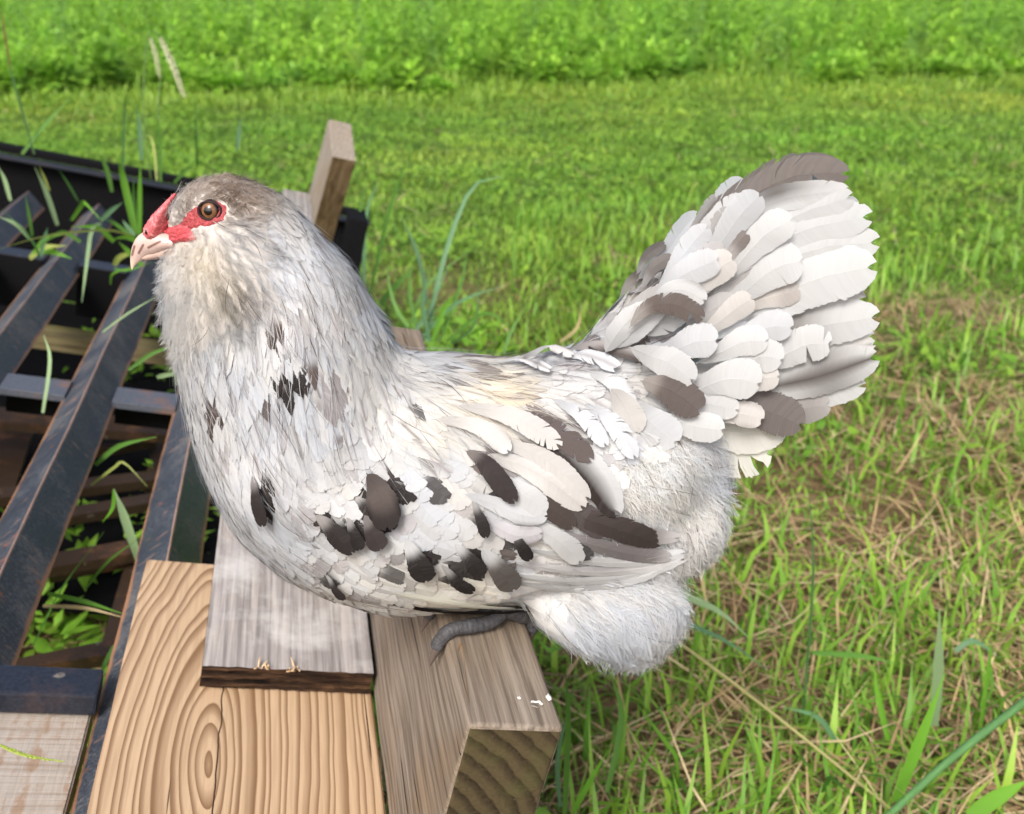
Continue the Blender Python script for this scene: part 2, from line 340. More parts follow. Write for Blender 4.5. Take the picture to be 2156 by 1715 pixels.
def brownness(x, y):
    under = (x < -0.02) & (y < 1.9)
    """where the mown grass is thin and the thatch shows"""
    b = 0.60 - 0.70 * (y - 0.5) + 0.60 * fbm(x, y, 2.6) + 0.15 * (x > 0.1)
    for (px, py, r) in ((ground_at(955, 345)[0], ground_at(955, 345)[1], 0.20), (ground_at(1290, 560)[0], ground_at(1290, 560)[1], 0.09), (ground_at(1980, 660)[0], ground_at(1980, 660)[1], 0.18)):
        b = b + 1.2 * np.exp(-(((x - px) / (1.6 * r)) ** 2 + ((y - py) / r) ** 2))
    return np.where(under, 0.05, np.clip(b, 0, 1))
# short lawn
n = 262000
x, y = visible_patch(n, 0.35, 8.2, 0.80)
br = brownness(x, y); keep = rng.random(n) > br * 0.92 + 0.5 * (fbm(x + 7, y, 7.0) < -0.75)
x, y, br = x[keep], y[keep], br[keep]; n = len(x)
clump = fbm(x, y, 5.5)
H = (0.028 + 0.022 * rng.random(n) + 0.022 * np.clip(clump, -1, 1)) * (1 + 0.35 * (y < 1.6)) * 0.88 ; W = (0.0030 + 0.0022 * rng.random(n)) * (0.8 + 0.12 * y)
yel = np.clip(0.20 * fbm(x + 3, y, 1.3) + 0.10 + 0.35 * sstep(4.3, 5.6, y), 0, 0.7)
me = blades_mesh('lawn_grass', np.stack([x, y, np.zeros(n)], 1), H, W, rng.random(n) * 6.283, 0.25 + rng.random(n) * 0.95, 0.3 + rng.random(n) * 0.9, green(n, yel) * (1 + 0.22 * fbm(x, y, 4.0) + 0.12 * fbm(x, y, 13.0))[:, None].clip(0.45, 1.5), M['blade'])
tag(link('lawn_grass', me, M['blade']), kind='stuff')
# clover and other broad small leaves in the lawn
n = 54000; x, y = visible_patch(n, 1.3, 7.5, 0.85); keep = (fbm(x, y, 3.1) > -0.1) & (brownness(x, y) < 0.5); x, y = x[keep], y[keep]; n = len(x)
me = blades_mesh('lawn_clover', np.stack([x, y, 0.012 + 0.03 * rng.random(n)], 1), 0.016 + 0.012 * rng.random(n), 0.011 + 0.008 * rng.random(n), rng.random(n) * 6.283, 0.9 + rng.random(n) * 0.6, 0.2 * rng.random(n), green(n, 0.08) * 0.95, M['blade'])
tag(link('lawn_clover', me, M['leaf']), kind='stuff')
# thatch of dry cut stems
n = 105000; x, y = visible_patch(n, 0.35, 5.5, 1.8); br = brownness(x, y); keep = rng.random(n) < br * 0.9 + 0.05; x, y = x[keep], y[keep]; n = len(x)
sc = STRAWC[rng.integers(0, 4, n)] * (0.75 + 0.5 * rng.random(n))[:, None]
me = blades_mesh('straw_thatch', np.stack([x, y, 0.003 + 0.022 * rng.random(n)], 1), 0.05 + 0.13 * rng.random(n) ** 2, 0.0014 + 0.0020 * rng.random(n), rng.random(n) * 6.283, 1.25 + 0.4 * rng.random(n), rng.normal(0, 0.25, n), sc, M['straw'])
tag(link('straw_thatch', me, M['straw']), kind='stuff')
# taller blades that came up through the thatch
n = 16500; x, y = visible_patch(n, 0.42, 3.0, 1.2); keep = (x > 0.0) & (fbm(x, y, 6.0) > -0.55); x, y = x[keep], y[keep]; n = len(x)
me = blades_mesh('regrowth', np.stack([x, y, np.zeros(n)], 1), 0.04 + 0.085 * rng.random(n) ** 1.5, 0.0035 + 0.0045 * rng.random(n), rng.random(n) * 6.283, rng.random(n) * 0.5, 0.2 + rng.random(n) * 0.8, green(n, 0.12 * rng.random(n)), M['blade'])
tag(link('regrowth_grass', me, M['blade']), kind='stuff')

def leafy_mesh(name, n, x, y, hlo, hhi, nl, Llo, Lhi, colf, wfac=0.34, hs=1.0):
    """upright leafy weeds: leaves in whorls round a stem, each leaf a folded pointed blade of four faces"""
    H = (hlo + (hhi - hlo) * rng.random(n)) * hs
    P = np.repeat(np.stack([x, y], 1), nl, 0); Hh = np.repeat(H, nl); tx = np.repeat(rng.normal(0, 0.12, n), nl); ty = np.repeat(rng.normal(0, 0.12, n), nl)
    f = np.tile((np.arange(nl) + 0.5) / nl, n) ** 0.8; N = n * nl
    z = f * Hh; az = rng.random(N) * 6.283; L = (Llo + (Lhi - Llo) * rng.random(N)) * (1.1 - 0.55 * f)
    el = rng.normal(0.25, 0.35, N) + 0.6 * f
    c = np.stack([P[:, 0] + tx * z, P[:, 1] + ty * z, z], 1)
    d = np.stack([np.cos(az) * np.cos(el), np.sin(az) * np.cos(el), np.sin(el)], 1); s = np.stack([-np.sin(az), np.cos(az), np.zeros(N)], 1); nn = np.cross(d, s) * -1
    b0 = c + d * (0.25 * L)[:, None]; w = (L * wfac)[:, None]
    m1 = b0 + d * (0.35 * L)[:, None]; tip = b0 + d * L[:, None] - np.array([0, 0, 1.0]) * (0.3 * L)[:, None]
    V = np.stack([b0, m1 + s * w * 0.5 + nn * w * 0.18, m1, m1 - s * w * 0.5 + nn * w * 0.18, tip], 1).reshape(-1, 3)
    i = (np.arange(N) * 5)[:, None]
    pf = np.concatenate([i + np.array([0, 2, 1]), i + np.array([1, 2, 4]), i + np.array([0, 3, 2]), i + np.array([2, 3, 4])], 1).ravel()
    C = np.repeat(colf(n, nl, f), 5, 0)
    return np_mesh(name, V, pf, np.full(N * 4, 3), C, smooth=False)
def weed_col(n, nl, f):
    base = np.repeat(green(n, 0.10) * (0.6 + 0.9 * rng.random(n))[:, None], nl, 0); young = np.array([0.32, 0.62, 0.06])
    k = np.clip(f + rng.normal(0, 0.12, n * nl), 0, 1)[:, None] * 0.45; return base * (1 - k) + young * k
def edge_y(x): return 6.15 + 0.22 * np.clip(x, 0, 9) + 0.30 * np.sin(x * 1.9) * np.sin(x * 0.7 + 1) + 0.15 * np.sin(x * 5.1 + 1)
n = 4500; y = 5.9 + 8.6 * rng.random(n) ** 1.6; x = (rng.random(n) * 2 - 1) * (0.95 * y * 0.93 + 0.4); k = (y > edge_y(x)) & (fbm(x, y, 1.9) > -0.75); x, y = x[k], y[k]
me = leafy_mesh('weed_bank', len(x), x, y, 0.20, 0.66, 44, 0.06, 0.15, weed_col, 0.36, np.clip(0.16 + 0.34 * (y - edge_y(x)) + 0.32 * fbm(x, y, 2.2), 0.2, 1.0))
tag(link('weed_bank', me, M['leaf']), kind='stuff')
n = 1050; y = 6.6 + 7.0 * rng.random(n) ** 1.3; x = (rng.random(n) * 2 - 1) * (0.95 * y * 0.93 + 0.4); k = (y > edge_y(x) + 0.3) & (fbm(x + 4, y, 1.5) > 0.0); x, y = x[k], y[k]
me = leafy_mesh('tall_weeds', len(x), x, y, 0.5, 0.85, 60, 0.03, 0.075, lambda n, nl, f: np.repeat(np.array([[0.22, 0.42, 0.10]]) * (0.7 + 0.6 * rng.random((n, 1))), nl, 0), 0.25)
tag(link('tall_weeds', me, M['leaf']), kind='stuff')
n = 21000; y = 5.4 + 4.0 * rng.random(n) ** 1.6; x = (rng.random(n) * 2 - 1) * (0.95 * y * 0.93 + 0.4); k = y > edge_y(x) - 0.7; x, y = x[k], y[k]; n = len(x)
me = blades_mesh('rank_grass', np.stack([x, y, np.zeros(n)], 1), 0.05 + 0.20 * rng.random(n) * np.clip(0.35 + y - edge_y(x), 0.25, 1), 0.006 + 0.006 * rng.random(n), rng.random(n) * 6.283, rng.random(n) * 0.35, 0.2 + rng.random(n) * 0.8, green(n, 0.25), M['blade'])
tag(link('rank_grass', me, M['blade']), kind='stuff')
# weeds growing in the shade under the metal gate
n = 330; x = -0.75 + 0.75 * rng.random(n); y = 0.35 + 1.55 * rng.random(n)
me = leafy_mesh('undergrowth', n, x, y, 0.04, 0.15, 22, 0.025, 0.06, weed_col, 0.4)
tag(link('undergrowth', me, M['leaf']), kind='stuff')

# ------------------------------------------------------------------ the black metal gate and the timber on it
def angle_bar(name, a, b0, b1, c, w, h, th, parent, n=14):
    """angle iron lying ridge up: two sloping flanges with thickness, in gate coordinates, with UV across / along"""
    bm = bmesh.new(); uvl = bm.loops.layers.uv.new('UVMap'); prof = [(-w, c - h, -1.0), (0, c, 0.0), (w, c - h, 1.0)]; low = [(w - th * 0.7, c - h - th * 0.7, 0.97), (0, c - th * 1.4, 0.5), (-w + th * 0.7, c - h - th * 0.7, -0.97)]
    ring = prof + low; rows = []; us = {}
    for i in range(n + 1):
        b = b0 + (b1 - b0) * i / n; wob = 0.0006 * math.sin(i * 1.9 + a * 40)
        rows.append([bm.verts.new((a + p[0] + wob, b, p[1])) for p in ring])
        for v, p in zip(rows[-1], ring): us[v] = (p[2], b)
    for i in range(n):
        for k in range(6):
            q = [rows[i][k], rows[i][(k + 1) % 6], rows[i + 1][(k + 1) % 6], rows[i + 1][k]]; f = bm.faces.new(q)
            for l in f.loops: l[uvl].uv = us[l.vert]
    for r in (rows[0], rows[-1]):
        f1 = bm.faces.new([r[0], r[1], r[4], r[5]]); f2 = bm.faces.new([r[1], r[2], r[3], r[4]])
        for f in (f1, f2):
            for l in f.loops: l[uvl].uv = (0.6, us[l.vert][1])
    bmesh.ops.recalc_face_normals(bm, faces=bm.faces[:])
    o = link(name, bm_mesh(name, bm), M['steel'], parent); return o
gate = bpy.data.objects.new('metal_gate', None); COL.objects.link(gate); gate.matrix_world = RACK
tag(gate, 'black painted steel gate of ridged bars with rust scratches lying under the hen and boards', 'metal gate')
def gbox(name, mat, x0, x1, y0, y1, z0, z1, bev=0.001, parent=gate): return link(name, bm_mesh(name, box_bm(x0, x1, y0, y1, z0, z1, bev)), M[mat], parent)
BAR_A = (-0.600, -0.488, -0.375, -0.263, -0.150)
for i, a in enumerate(BAR_A): angle_bar('angle_bar', a, (-0.08, -0.08, -0.08, -0.08, -0.08)[i], 1.44, -0.1705, 0.0265, 0.027, 0.004, gate)
gbox('rim_channel', 'black', -0.95, 0.10, 1.555, 1.562, -0.40, -0.1445); gbox('rim_lip', 'tube', -0.95, 0.10, 1.530, 1.5535, -0.146, -0.140); gbox('rim_cap', 'black', -0.95, 0.10, 1.5565, 1.585, -0.1405, -0.128)
for i in range(len(BAR_A) - 1):
    gbox('cross_bar', 'crossbar', BAR_A[i] + 0.0235, BAR_A[i + 1] - 0.0235, 0.690, 0.731, -0.1985, -0.1905)
    gbox('cross_web', 'black', BAR_A[i] + 0.0235, BAR_A[i + 1] - 0.0235, 0.726, 0.731, -0.235, -0.199)
for i in range(len(BAR_A) - 1):
    gbox('far_cross_bar', 'tube', BAR_A[i] + 0.0235, BAR_A[i + 1] - 0.0235, 1.125, 1.160, -0.191, -0.185); gbox('far_cross_web', 'black', BAR_A[i] + 0.0235, BAR_A[i + 1] - 0.0235, 1.1205, 1.1245, -0.262, -0.1855)
for i in (2, 3):
    gbox('square_tube', 'tube', BAR_A[i] + 0.0225, BAR_A[i + 1] - 0.0255, 0.206, 0.233, -0.1890, -0.1722, 0.002)
gbox('under_plank', 'oldplank', -0.95, -0.05, 1.03, 1.07, -0.285, -0.262); 
link('shade_sheet', bm_mesh('shade_sheet', box_bm(-0.98, 0.12, 0.60, 1.54, -0.405, -0.398)), M['black'], gate)  # black sheet added below the bars to stand in for deep shade
gbox('tube_end', 'black', 0.002, 0.026, 0.93, 0.985, -0.40, 0.0, 0.002)

# rusty iron lying underneath, seen through the bars
rust = bpy.data.objects.new('rusty_iron_frame', None); COL.objects.link(rust); rust.matrix_world = RACK
tag(rust, 'rusty brown iron bars lying below the black gate, seen through its gaps', 'iron frame')
RINV = np.array(RACK.inverted())
def pl(u, v, c):
    r = ray(u, v); p = CAM + r * (((ORG + c * D3 - CAM) @ D3) / (r @ D3)); return (RINV @ np.append(p, 1))[:3]
def flat_bar(name, pts4, c, th, mat, parent):
    """four corners on the plane c, extruded down"""
    t = [pl(u, v, c) for u, v in pts4]; bm = bmesh.new(); up = [bm.verts.new(p) for p in t]; lo = [bm.verts.new((p[0], p[1], p[2] - th)) for p in t]
    bm.faces.new(up); bm.faces.new(lo[::-1])
    for i in range(4): bm.faces.new([up[i], lo[i], lo[(i + 1) % 4], up[(i + 1) % 4]])
    bmesh.ops.recalc_face_normals(bm, faces=bm.faces[:]); return link(name, bm_mesh(name, bm), M[mat], parent)
for q, c in (([(-60, 853), (370, 884), (370, 918), (-60, 884)], -0.30), ([(-60, 1034), (345, 988), (345, 1008), (-60, 1056)], -0.325), ([(-40, 1100), (345, 1034), (345, 1054), (-40, 1122)], -0.325),
             ([(-40, 1190), (300, 1132), (300, 1162), (-40, 1222)], -0.33), ([(-40, 1228), (300, 1164), (300, 1171), (-40, 1237)], -0.345), ([(20, 1390), (270, 1340), (270, 1372), (20, 1412)], -0.29), ([(150, 948), (330, 918), (330, 926), (150, 957)], -0.335)):
    flat_bar('rusty_bar', q, c, 0.012, 'rusty', rust)
flat_bar('rusty_upright', [(275, 1150), (300, 1150), (238, 1360), (212, 1360)], -0.35, 0.02, 'rusty', rust); flat_bar('rusty_upright', [(322, 925), (345, 925), (330, 1010), (306, 1010)], -0.35, 0.02, 'rusty', rust)
flat_bar('rusty_plate', [(-40, 895), (72, 905), (20, 1060), (-60, 1060)], -0.345, 0.006, 'rusty', rust)

def beam():
    bm = box_bm(0, 0.0452, 0, 0.526, -0.150, 0.0)
    bmesh.ops.subdivide_edges(bm, edges=[e for e in bm.edges if abs(e.verts[0].co.y - e.verts[1].co.y) > 0.1], cuts=24, use_grid_fill=True)
    for v in bm.verts:
        p = v.co; k = noise.noise(Vector((p.x * 20, p.y * 14, p.z * 20))) * 0.0011; p.x += k
        if p.z > -0.01: p.z += noise.noise(Vector((p.x * 40, p.y * 9, 3))) * 0.0009
    sharp = [e for e in bm.edges if len(e.link_faces) == 2 and e.calc_face_angle(0) > 1.0]
    bmesh.ops.bevel(bm, geom=sharp, offset=0.0022, segments=3, affect='EDGES', profile=0.5)
    o = link('timber_beam', bm_mesh('timber_beam', bm), M['beam'], None, RACK); o.data.materials.append(M['endgrain'])
    for p in o.data.polygons:
        if abs(p.normal.y) > 0.8 and p.area > 1e-4: p.material_index = 1
        p.use_smooth = abs(p.normal.y) < 0.8 and max(abs(p.normal.x), abs(p.normal.z)) < 0.98
    tag(o, 'weathered grey timber beam standing on edge with dark ringed end grain, hen perched on it', 'timber beam'); return o
bo = beam()
def blob(name, pts, th, mat, parent, seed=0):
    """small raised irregular patch: outline in the parent's own coordinates on a face, domed by th along its normal"""
    pts = [Vector(p) for p in pts]; c = sum(pts, Vector()) / len(pts); nr = (pts[1] - pts[0]).cross(pts[2] - pts[1]).normalized()
    bm = bmesh.new(); o = [bm.verts.new(p) for p in pts]; m = [bm.verts.new(c + (p - c) * 0.72 + nr * th * (0.7 + 0.3 * random.random())) for p in pts]; t = bm.verts.new(c + nr * th)
    n = len(pts)
    for i in range(n): bm.faces.new([o[i], o[(i + 1) % n], m[(i + 1) % n], m[i]]); bm.faces.new([m[i], m[(i + 1) % n], t])
    return link(name, bm_mesh(name, bm, True), M[mat], parent)
def irregular(cx, cy, rx, ry, z, n=12, ax='xy'):
    out = []
    for i in range(n):
        th = 2 * math.pi * i / n; k = 0.65 + 0.55 * random.random(); out.append((cx + rx * k * math.cos(th), cy + ry * k * math.sin(th), z))
    return out
blob('dropping', irregular(0.0352, 0.0145, 0.0040, 0.0026, 0.0009), 0.0016, 'chalk', bo); blob('dropping', irregular(0.0425, 0.019, 0.0016, 0.0028, 0.0009), 0.0008, 'chalk', bo); blob('dropping', irregular(0.0272, 0.018, 0.001, 0.001, 0.0009), 0.0006, 'chalk', bo)
M['torn'] = mat_weathered('torn_orange_grain', (0.20, 0.11, 0.05), (0.32, 0.19, 0.10), (0.22, 0.12, 0.05), 1, 0.25)
blob('torn_grain', [(0.0024, 0.012, 0.0006), (0.0036, 0.026, 0.0006), (0.0052, 0.044, 0.0006), (0.0062, 0.058, 0.0006), (0.0034, 0.052, 0.0006), (0.0022, 0.030, 0.0006)], 0.0006, 'torn', bo)

def plank(name, x0, x1, y0, y1, z0, z1, mat, label, cat, edge=None, bev=0.0012, warp=0.0006):
    bm = box_bm(x0, x1, y0, y1, z0, z1)
    bmesh.ops.subdivide_edges(bm, edges=[e for e in bm.edges if abs(e.verts[0].co.y - e.verts[1].co.y) > 0.05], cuts=16, use_grid_fill=True)
    for v in bm.verts: v.co.x += noise.noise(Vector((v.co.x * 9, v.co.y * 22, 5))) * warp
    sharp = [e for e in bm.edges if len(e.link_faces) == 2 and e.calc_face_angle(0) > 1.0]
    bmesh.ops.bevel(bm, geom=sharp, offset=bev, segments=2, affect='EDGES')
    o = link(name, bm_mesh(name, bm), M[mat], None, RACK)
    if edge:
        o.data.materials.append(M[edge])
        for p in o.data.polygons:
            if abs(p.normal.z) < 0.6: p.material_index = 1
    tag(o, label, cat); return o
plank('pine_board', -0.1630, -0.0012, -0.06, 0.3325, -0.1690, -0.1490, 'pine', 'planed yellow pine board with brown looping grain beside the beam', 'board')
def plywood():
    root = bpy.data.objects.new('plywood_piece', None); COL.objects.link(root); root.matrix_world = RACK @ Matrix.Translation((-0.057, 0.19, -0.1485))
    root.matrix_world = root.matrix_world @ Matrix.Rotation(math.radians(0.5), 4, 'X')
    tag(root, 'weathered pale plywood offcut with dark layered edges lying on the pine board', 'plywood')
    x0, x1, y1 = -0.0565, 0.0535, 0.33; z = 0.0012
    for i in range(5):
        t = (0.0048, 0.0026, 0.0030, 0.0026, 0.0036)[i]; ins = (0.0, 0.0022, 0.0004, 0.0026, 0.0)[i]
        bm = box_bm(x0 + ins * 0.5, x1 - ins * 0.4, ins + (0.0005 if i == 4 else 0), y1 - ins, z, z + t - 0.0002)
        es = [e for e in bm.edges if abs(e.verts[0].co.x - e.verts[1].co.x) > 0.02 and min(e.verts[0].co.y, e.verts[1].co.y) < 0.01]
        bmesh.ops.subdivide_edges(bm, edges=[e for e in bm.edges if abs(e.verts[0].co.x - e.verts[1].co.x) > 0.02], cuts=40, use_grid_fill=True)
        for v in bm.verts:
            if v.co.y < 0.02: v.co.y += 0.0010 * noise.noise(Vector((v.co.x * 160, i * 7.3, v.co.z * 200))) ; v.co.z += 0.0004 * noise.noise(Vector((v.co.x * 60, i * 3.1, 1)))
        o = link('veneer', bm_mesh('veneer', bm), M['plyedge'], root)
        if i == 4:
            o.data.materials.append(M['ply'])
            for p in o.data.polygons:
                if p.normal.z > 0.6: p.material_index = 1
        z += t
    for (cx, n) in ((-0.0185, 7), (0.0005, 7)):
        parts = []
        for k in range(n):
            p0 = np.array([cx + random.uniform(-.004, .004), random.uniform(-0.001, 0.003), z + 0.0002]); d = np.array([random.uniform(-.003, .003), random.uniform(-0.004, 0.006), random.uniform(0.001, 0.004)])
            parts.append(tube([p0, p0 + d * 0.6, p0 + d * 1.2], [0.0005, 0.0007, 0.0002], 5))
        link('splinters', np_mesh('splinters', *merge(parts)), M['chip'], root)
    return root
plywood()
sb = plank('sawn_board', -0.2345, -0.1790, -0.10, 0.226, -0.214, -0.1925, 'saw', 'rough sawn greyish board with saw marks lying below the square black tube', 'board')
# grey board ends that show behind the hen, on the line of the beam
plank('grey_board', -0.085, -0.047, 0.86, 1.05, -0.045, -0.003, 'greyboard', 'grey weathered board end showing behind the hen\'s neck beside the upright stub', 'board')
def stub():
    z = 1.42; T = at(700, 330, z); R = at(750, 340, z + 0.014); w = unit(R - T); Wd = np.linalg.norm(R - T)
    low = at(664, 470, z + 0.088); ax = unit(low - T); ax = unit(ax - w * (ax @ w)); e = np.cross(w, ax); e = e if e @ F_ > 0 else -e
    mw = Matrix(((w[0], e[0], -ax[0], T[0]), (w[1], e[1], -ax[1], T[1]), (w[2], e[2], -ax[2], T[2]), (0, 0, 0, 1)))
    bm = box_bm(0, Wd, 0, 0.098, -0.30, 0, 0.0015); o = link('timber_stub', bm_mesh('timber_stub', bm), M['stub'], None, mw); o.data.materials.append(M['stubface'])
    for p in o.data.polygons:
        if p.normal.y < -0.7: p.material_index = 1
    tag(o, 'short upright timber stub with pale top and dark brown front behind the hen', 'timber stub')
stub()

# ------------------------------------------------------------------ grass tufts and stems that stand out singly
def ribbon(pts, z0, z1, wpx, nseg=9, fold=0.25, taper=0.9):
    """a bent grass blade through picture points lying z0..z1 metres off, with a folded midrib"""
    P = catmull([at(u, v, z0 + (z1 - z0) * i / max(1, len(pts) - 1)) for i, (u, v) in enumerate(pts)], nseg)
    T = unit(np.gradient(P, axis=0)); view = unit(P - CAM); sd_ = unit(np.cross(T, view)); nn = np.cross(sd_, T)
    s = np.linspace(0, 1, nseg); w = wpx / FPX * (z0 + z1) / 2 * 0.5 * np.where(s < 0.25, 0.75 + s, 1.0) * (1 - sstep(0.45, 1.0, s) * taper)
    ang = random.uniform(-0.5, 0.5); side = sd_ * math.cos(ang) + nn * math.sin(ang)
    V = np.stack([P + side * w[:, None], P + nn * (fold * w)[:, None], P - side * w[:, None]], 1).reshape(-1, 3); pf = []; lt = []
    for i in range(nseg - 1):
        a = i * 3; pf += [a, a + 1, a + 4, a + 3, a + 1, a + 2, a + 5, a + 4]; lt += [4, 4]
    return V, pf, lt
GB = {'bright': (0.13, 0.32, 0.03), 'pale': (0.27, 0.40, 0.20), 'dark': (0.05, 0.14, 0.03), 'mid': (0.10, 0.24, 0.04), 'blue': (0.12, 0.25, 0.12), 'straw': (0.50, 0.40, 0.20), 'yel': (0.32, 0.38, 0.09), 'red': (0.25, 0.13, 0.06)}
def tuft(name, label, cat, blades, group=None):
    root = bpy.data.objects.new(name, None); COL.objects.link(root); p = at(*blades[0][0][0], blades[0][1]); root.location = (p[0], p[1], 0)
    tag(root, label, cat, group); inv = Matrix.Translation((-p[0], -p[1], 0))
    for pts, z0, z1, w, c in blades:
        V, pf, lt = ribbon(pts, z0, z1, w); V = V - np.array([p[0], p[1], 0])
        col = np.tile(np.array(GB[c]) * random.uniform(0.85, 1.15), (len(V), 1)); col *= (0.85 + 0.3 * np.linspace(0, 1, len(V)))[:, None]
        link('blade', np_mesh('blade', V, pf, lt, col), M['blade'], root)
    return root
tuft('grass_tuft', 'tall bright green grass blades growing up through the gate in front of the beak', 'grass tuft', [
    ([(287, 500), (261, 383), (249, 337)], 1.30, 1.26, 15, 'bright'), ([(294, 495), (294, 405), (296, 339)], 1.30, 1.25, 10, 'bright'), ([(290, 490), (282, 430), (281, 375)], 1.31, 1.3, 8, 'mid'), ([(284, 496), (268, 478), (258, 464)], 1.29, 1.3, 9, 'blue'),
    ([(236, 405), (223, 352), (203, 315)], 1.33, 1.3, 9, 'mid'), ([(258, 400), (262, 240), (265, 195)], 1.34, 1.3, 5, 'dark'), ([(338, 382), (336, 295), (330, 240)], 1.5, 1.45, 7, 'mid'), ([(367, 385), (390, 360), (413, 345)], 1.5, 1.5, 7, 'mid'),
    ([(415, 352), (413, 295), (411, 205)], 1.55, 1.5, 5, 'dark'), ([(298, 338), (294, 270), (288, 224)], 1.45, 1.42, 9, 'blue'), ([(499, 316), (503, 280), (507, 246)], 1.6, 1.6, 8, 'blue'), ([(280, 500), (240, 470), (219, 462)], 1.28, 1.25, 8, 'mid'), ([(330, 380), (326, 330), (318, 290), (300, 285)], 1.5, 1.5, 5, 'yel')])
tuft('grass_tuft', 'drooping pale grass leaves lying across the far end of the black bars', 'grass tuft', [
    ([(282, 497), (219, 485), (93, 498), (-10, 528)], 1.27, 1.05, 5, 'yel'), ([(150, 465), (172, 432), (178, 427), (215, 467)], 1.30, 1.26, 9, 'bright'), ([(212, 465), (235, 443), (258, 427)], 1.26, 1.26, 10, 'blue'), ([(212, 470), (194, 483), (186, 527), (177, 600), (172, 638)], 1.24, 1.10, 9, 'pale'),
    ([(121, 475), (99, 410), (73, 352)], 1.35, 1.3, 10, 'pale'), ([(104, 402), (92, 372), (82, 350)], 1.36, 1.33, 6, 'yel'), ([(22, 423), (10, 380), (-4, 350)], 1.3, 1.28, 9, 'pale'), ([(165, 425), (145, 390), (124, 358)], 1.36, 1.33, 5, 'dark'), ([(62, 502), (33, 472), (-6, 456)], 1.22, 1.2, 9, 'pale'),
    ([(68, 498), (60, 450), (53, 410)], 1.24, 1.22, 7, 'mid'), ([(85, 540), (95, 500), (100, 480)], 1.22, 1.2, 9, 'blue'), ([(70, 535), (100, 500), (160, 490)], 1.22, 1.2, 9, 'bright'), ([(240, 510), (205, 480), (150, 478)], 1.24, 1.2, 11, 'bright'), ([(83, 545), (75, 520), (45, 480), (0, 440)], 1.2, 1.18, 5, 'dark'),
    ([(170, 510), (130, 490), (80, 520)], 1.22, 1.2, 10, 'mid'), ([(305, 520), (270, 500), (235, 505)], 1.25, 1.22, 11, 'bright'), ([(300, 560), (270, 530), (250, 510)], 1.28, 1.26, 12, 'bright'), ([(240, 560), (255, 540), (300, 530)], 1.3, 1.28, 12, 'yel'), ([(62, 545), (90, 522), (140, 518)], 1.3, 1.28, 14, 'yel'), ([(80, 530), (110, 530), (150, 545)], 1.31, 1.29, 14, 'bright')])
tuft('grass_stalk', 'long thin reddish-tipped grass stalk crossing the top left corner', 'grass stalk', [([(72, 325), (45, 230), (21, 141), (3, 18)], 1.5, 1.45, 5, 'dark'), ([(21, 141), (8, 60), (2, 10)], 1.45, 1.44, 4, 'red'), ([(46, 325), (95, 262), (151, 204)], 1.52, 1.5, 8, 'mid')])
tuft('grass_tuft', 'loose blue-green grass clump growing behind the hen\'s back beside the beam', 'grass tuft', [
    ([(774, 640), (825, 426), (869, 312)], 1.55, 1.5, 8, 'mid'), ([(766, 620), (770, 463), (796, 378)], 1.5, 1.45, 9, 'blue'), ([(760, 600), (755, 470), (775, 370)], 1.5, 1.48, 6, 'mid'), ([(900, 640), (880, 537), (844, 456)], 1.5, 1.5, 9, 'blue'), ([(800, 640), (835, 600), (872, 563)], 1.4, 1.38, 15, 'mid'),
    ([(898, 720), (930, 560), (990, 400), (1062, 372)], 1.3, 1.3, 10, 'blue'), ([(880, 720), (960, 640), (1065, 600)], 1.3, 1.25, 8, 'blue'), ([(860, 700), (900, 600), (1005, 518)], 1.32, 1.3, 7, 'mid'), ([(905, 720), (890, 640), (905, 560)], 1.28, 1.26, 9, 'blue'), ([(925, 720), (970, 600), (985, 520)], 1.3, 1.3, 7, 'mid'), ([(880, 700), (862, 620), (868, 540)], 1.3, 1.3, 8, 'mid'),
    ([(940, 720), (1020, 660), (1075, 690)], 1.3, 1.28, 8, 'mid'), ([(910, 720), (935, 650), (960, 620)], 1.27, 1.25, 11, 'bright'), ([(860, 690), (830, 640), (812, 560)], 1.3, 1.3, 8, 'mid'), ([(950, 725), (1000, 680), (1010, 560)], 1.35, 1.35, 6, 'dark'), ([(1060, 745), (1075, 700), (1110, 640)], 1.3, 1.3, 8, 'mid'), ([(870, 700), (900, 660), (945, 560)], 1.29, 1.29, 10, 'blue'), ([(1180, 720), (1215, 690), (1225, 640)], 1.4, 1.4, 6, 'straw')])
def seed_head(pts, z, r, label, colr, stalk=None):
    root = bpy.data.objects.new('seed_head', None); COL.objects.link(root); p = at(*pts[-1], z); root.location = p; tag(root, label, 'seed head')
    P = catmull([at(u, v, z) for u, v in pts], 40) - p; parts = []
    for i in range(2, 39):
        for k in range(4):
            th = random.uniform(0, 6.28); s = r / FPX * z * (0.5 + 0.5 * math.sin(math.pi * i / 40)); d = np.array([math.cos(th), 0.6 * math.sin(th), 0.0]) * s; t = unit(P[i] - P[i - 1]) * s * -1.6
            q = P[i] + d; parts.append(tube([P[i], q + t * 0.5, q + t * 1.2], [s * 0.2, s * 0.45, s * 0.08], 4))
    V, pf, lt = merge(parts); link('spikelets', np_mesh('spikelets', V, pf, lt, np.tile(np.array(colr), (len(V), 1)) * (0.8 + 0.4 * rng.random(len(V)))[:, None]), M['straw'], root)
    if stalk:
        Q = catmull([at(u, v, z) for u, v in stalk], 12) - p; V, pf, lt = tube(Q, np.full(12, 1.4 / FPX * z), 5); link('stalk', np_mesh('stalk', V, pf, lt, np.tile(np.array((0.14, 0.25, 0.07)), (len(V), 1))), M['blade'], root)
seed_head([(318, 81), (328, 120), (337, 168)], 1.5, 4.5, 'shorter straight pale seed head on a thin stalk left of the crown', (0.36, 0.42, 0.22), [(337, 168), (333, 250), (338, 385)])
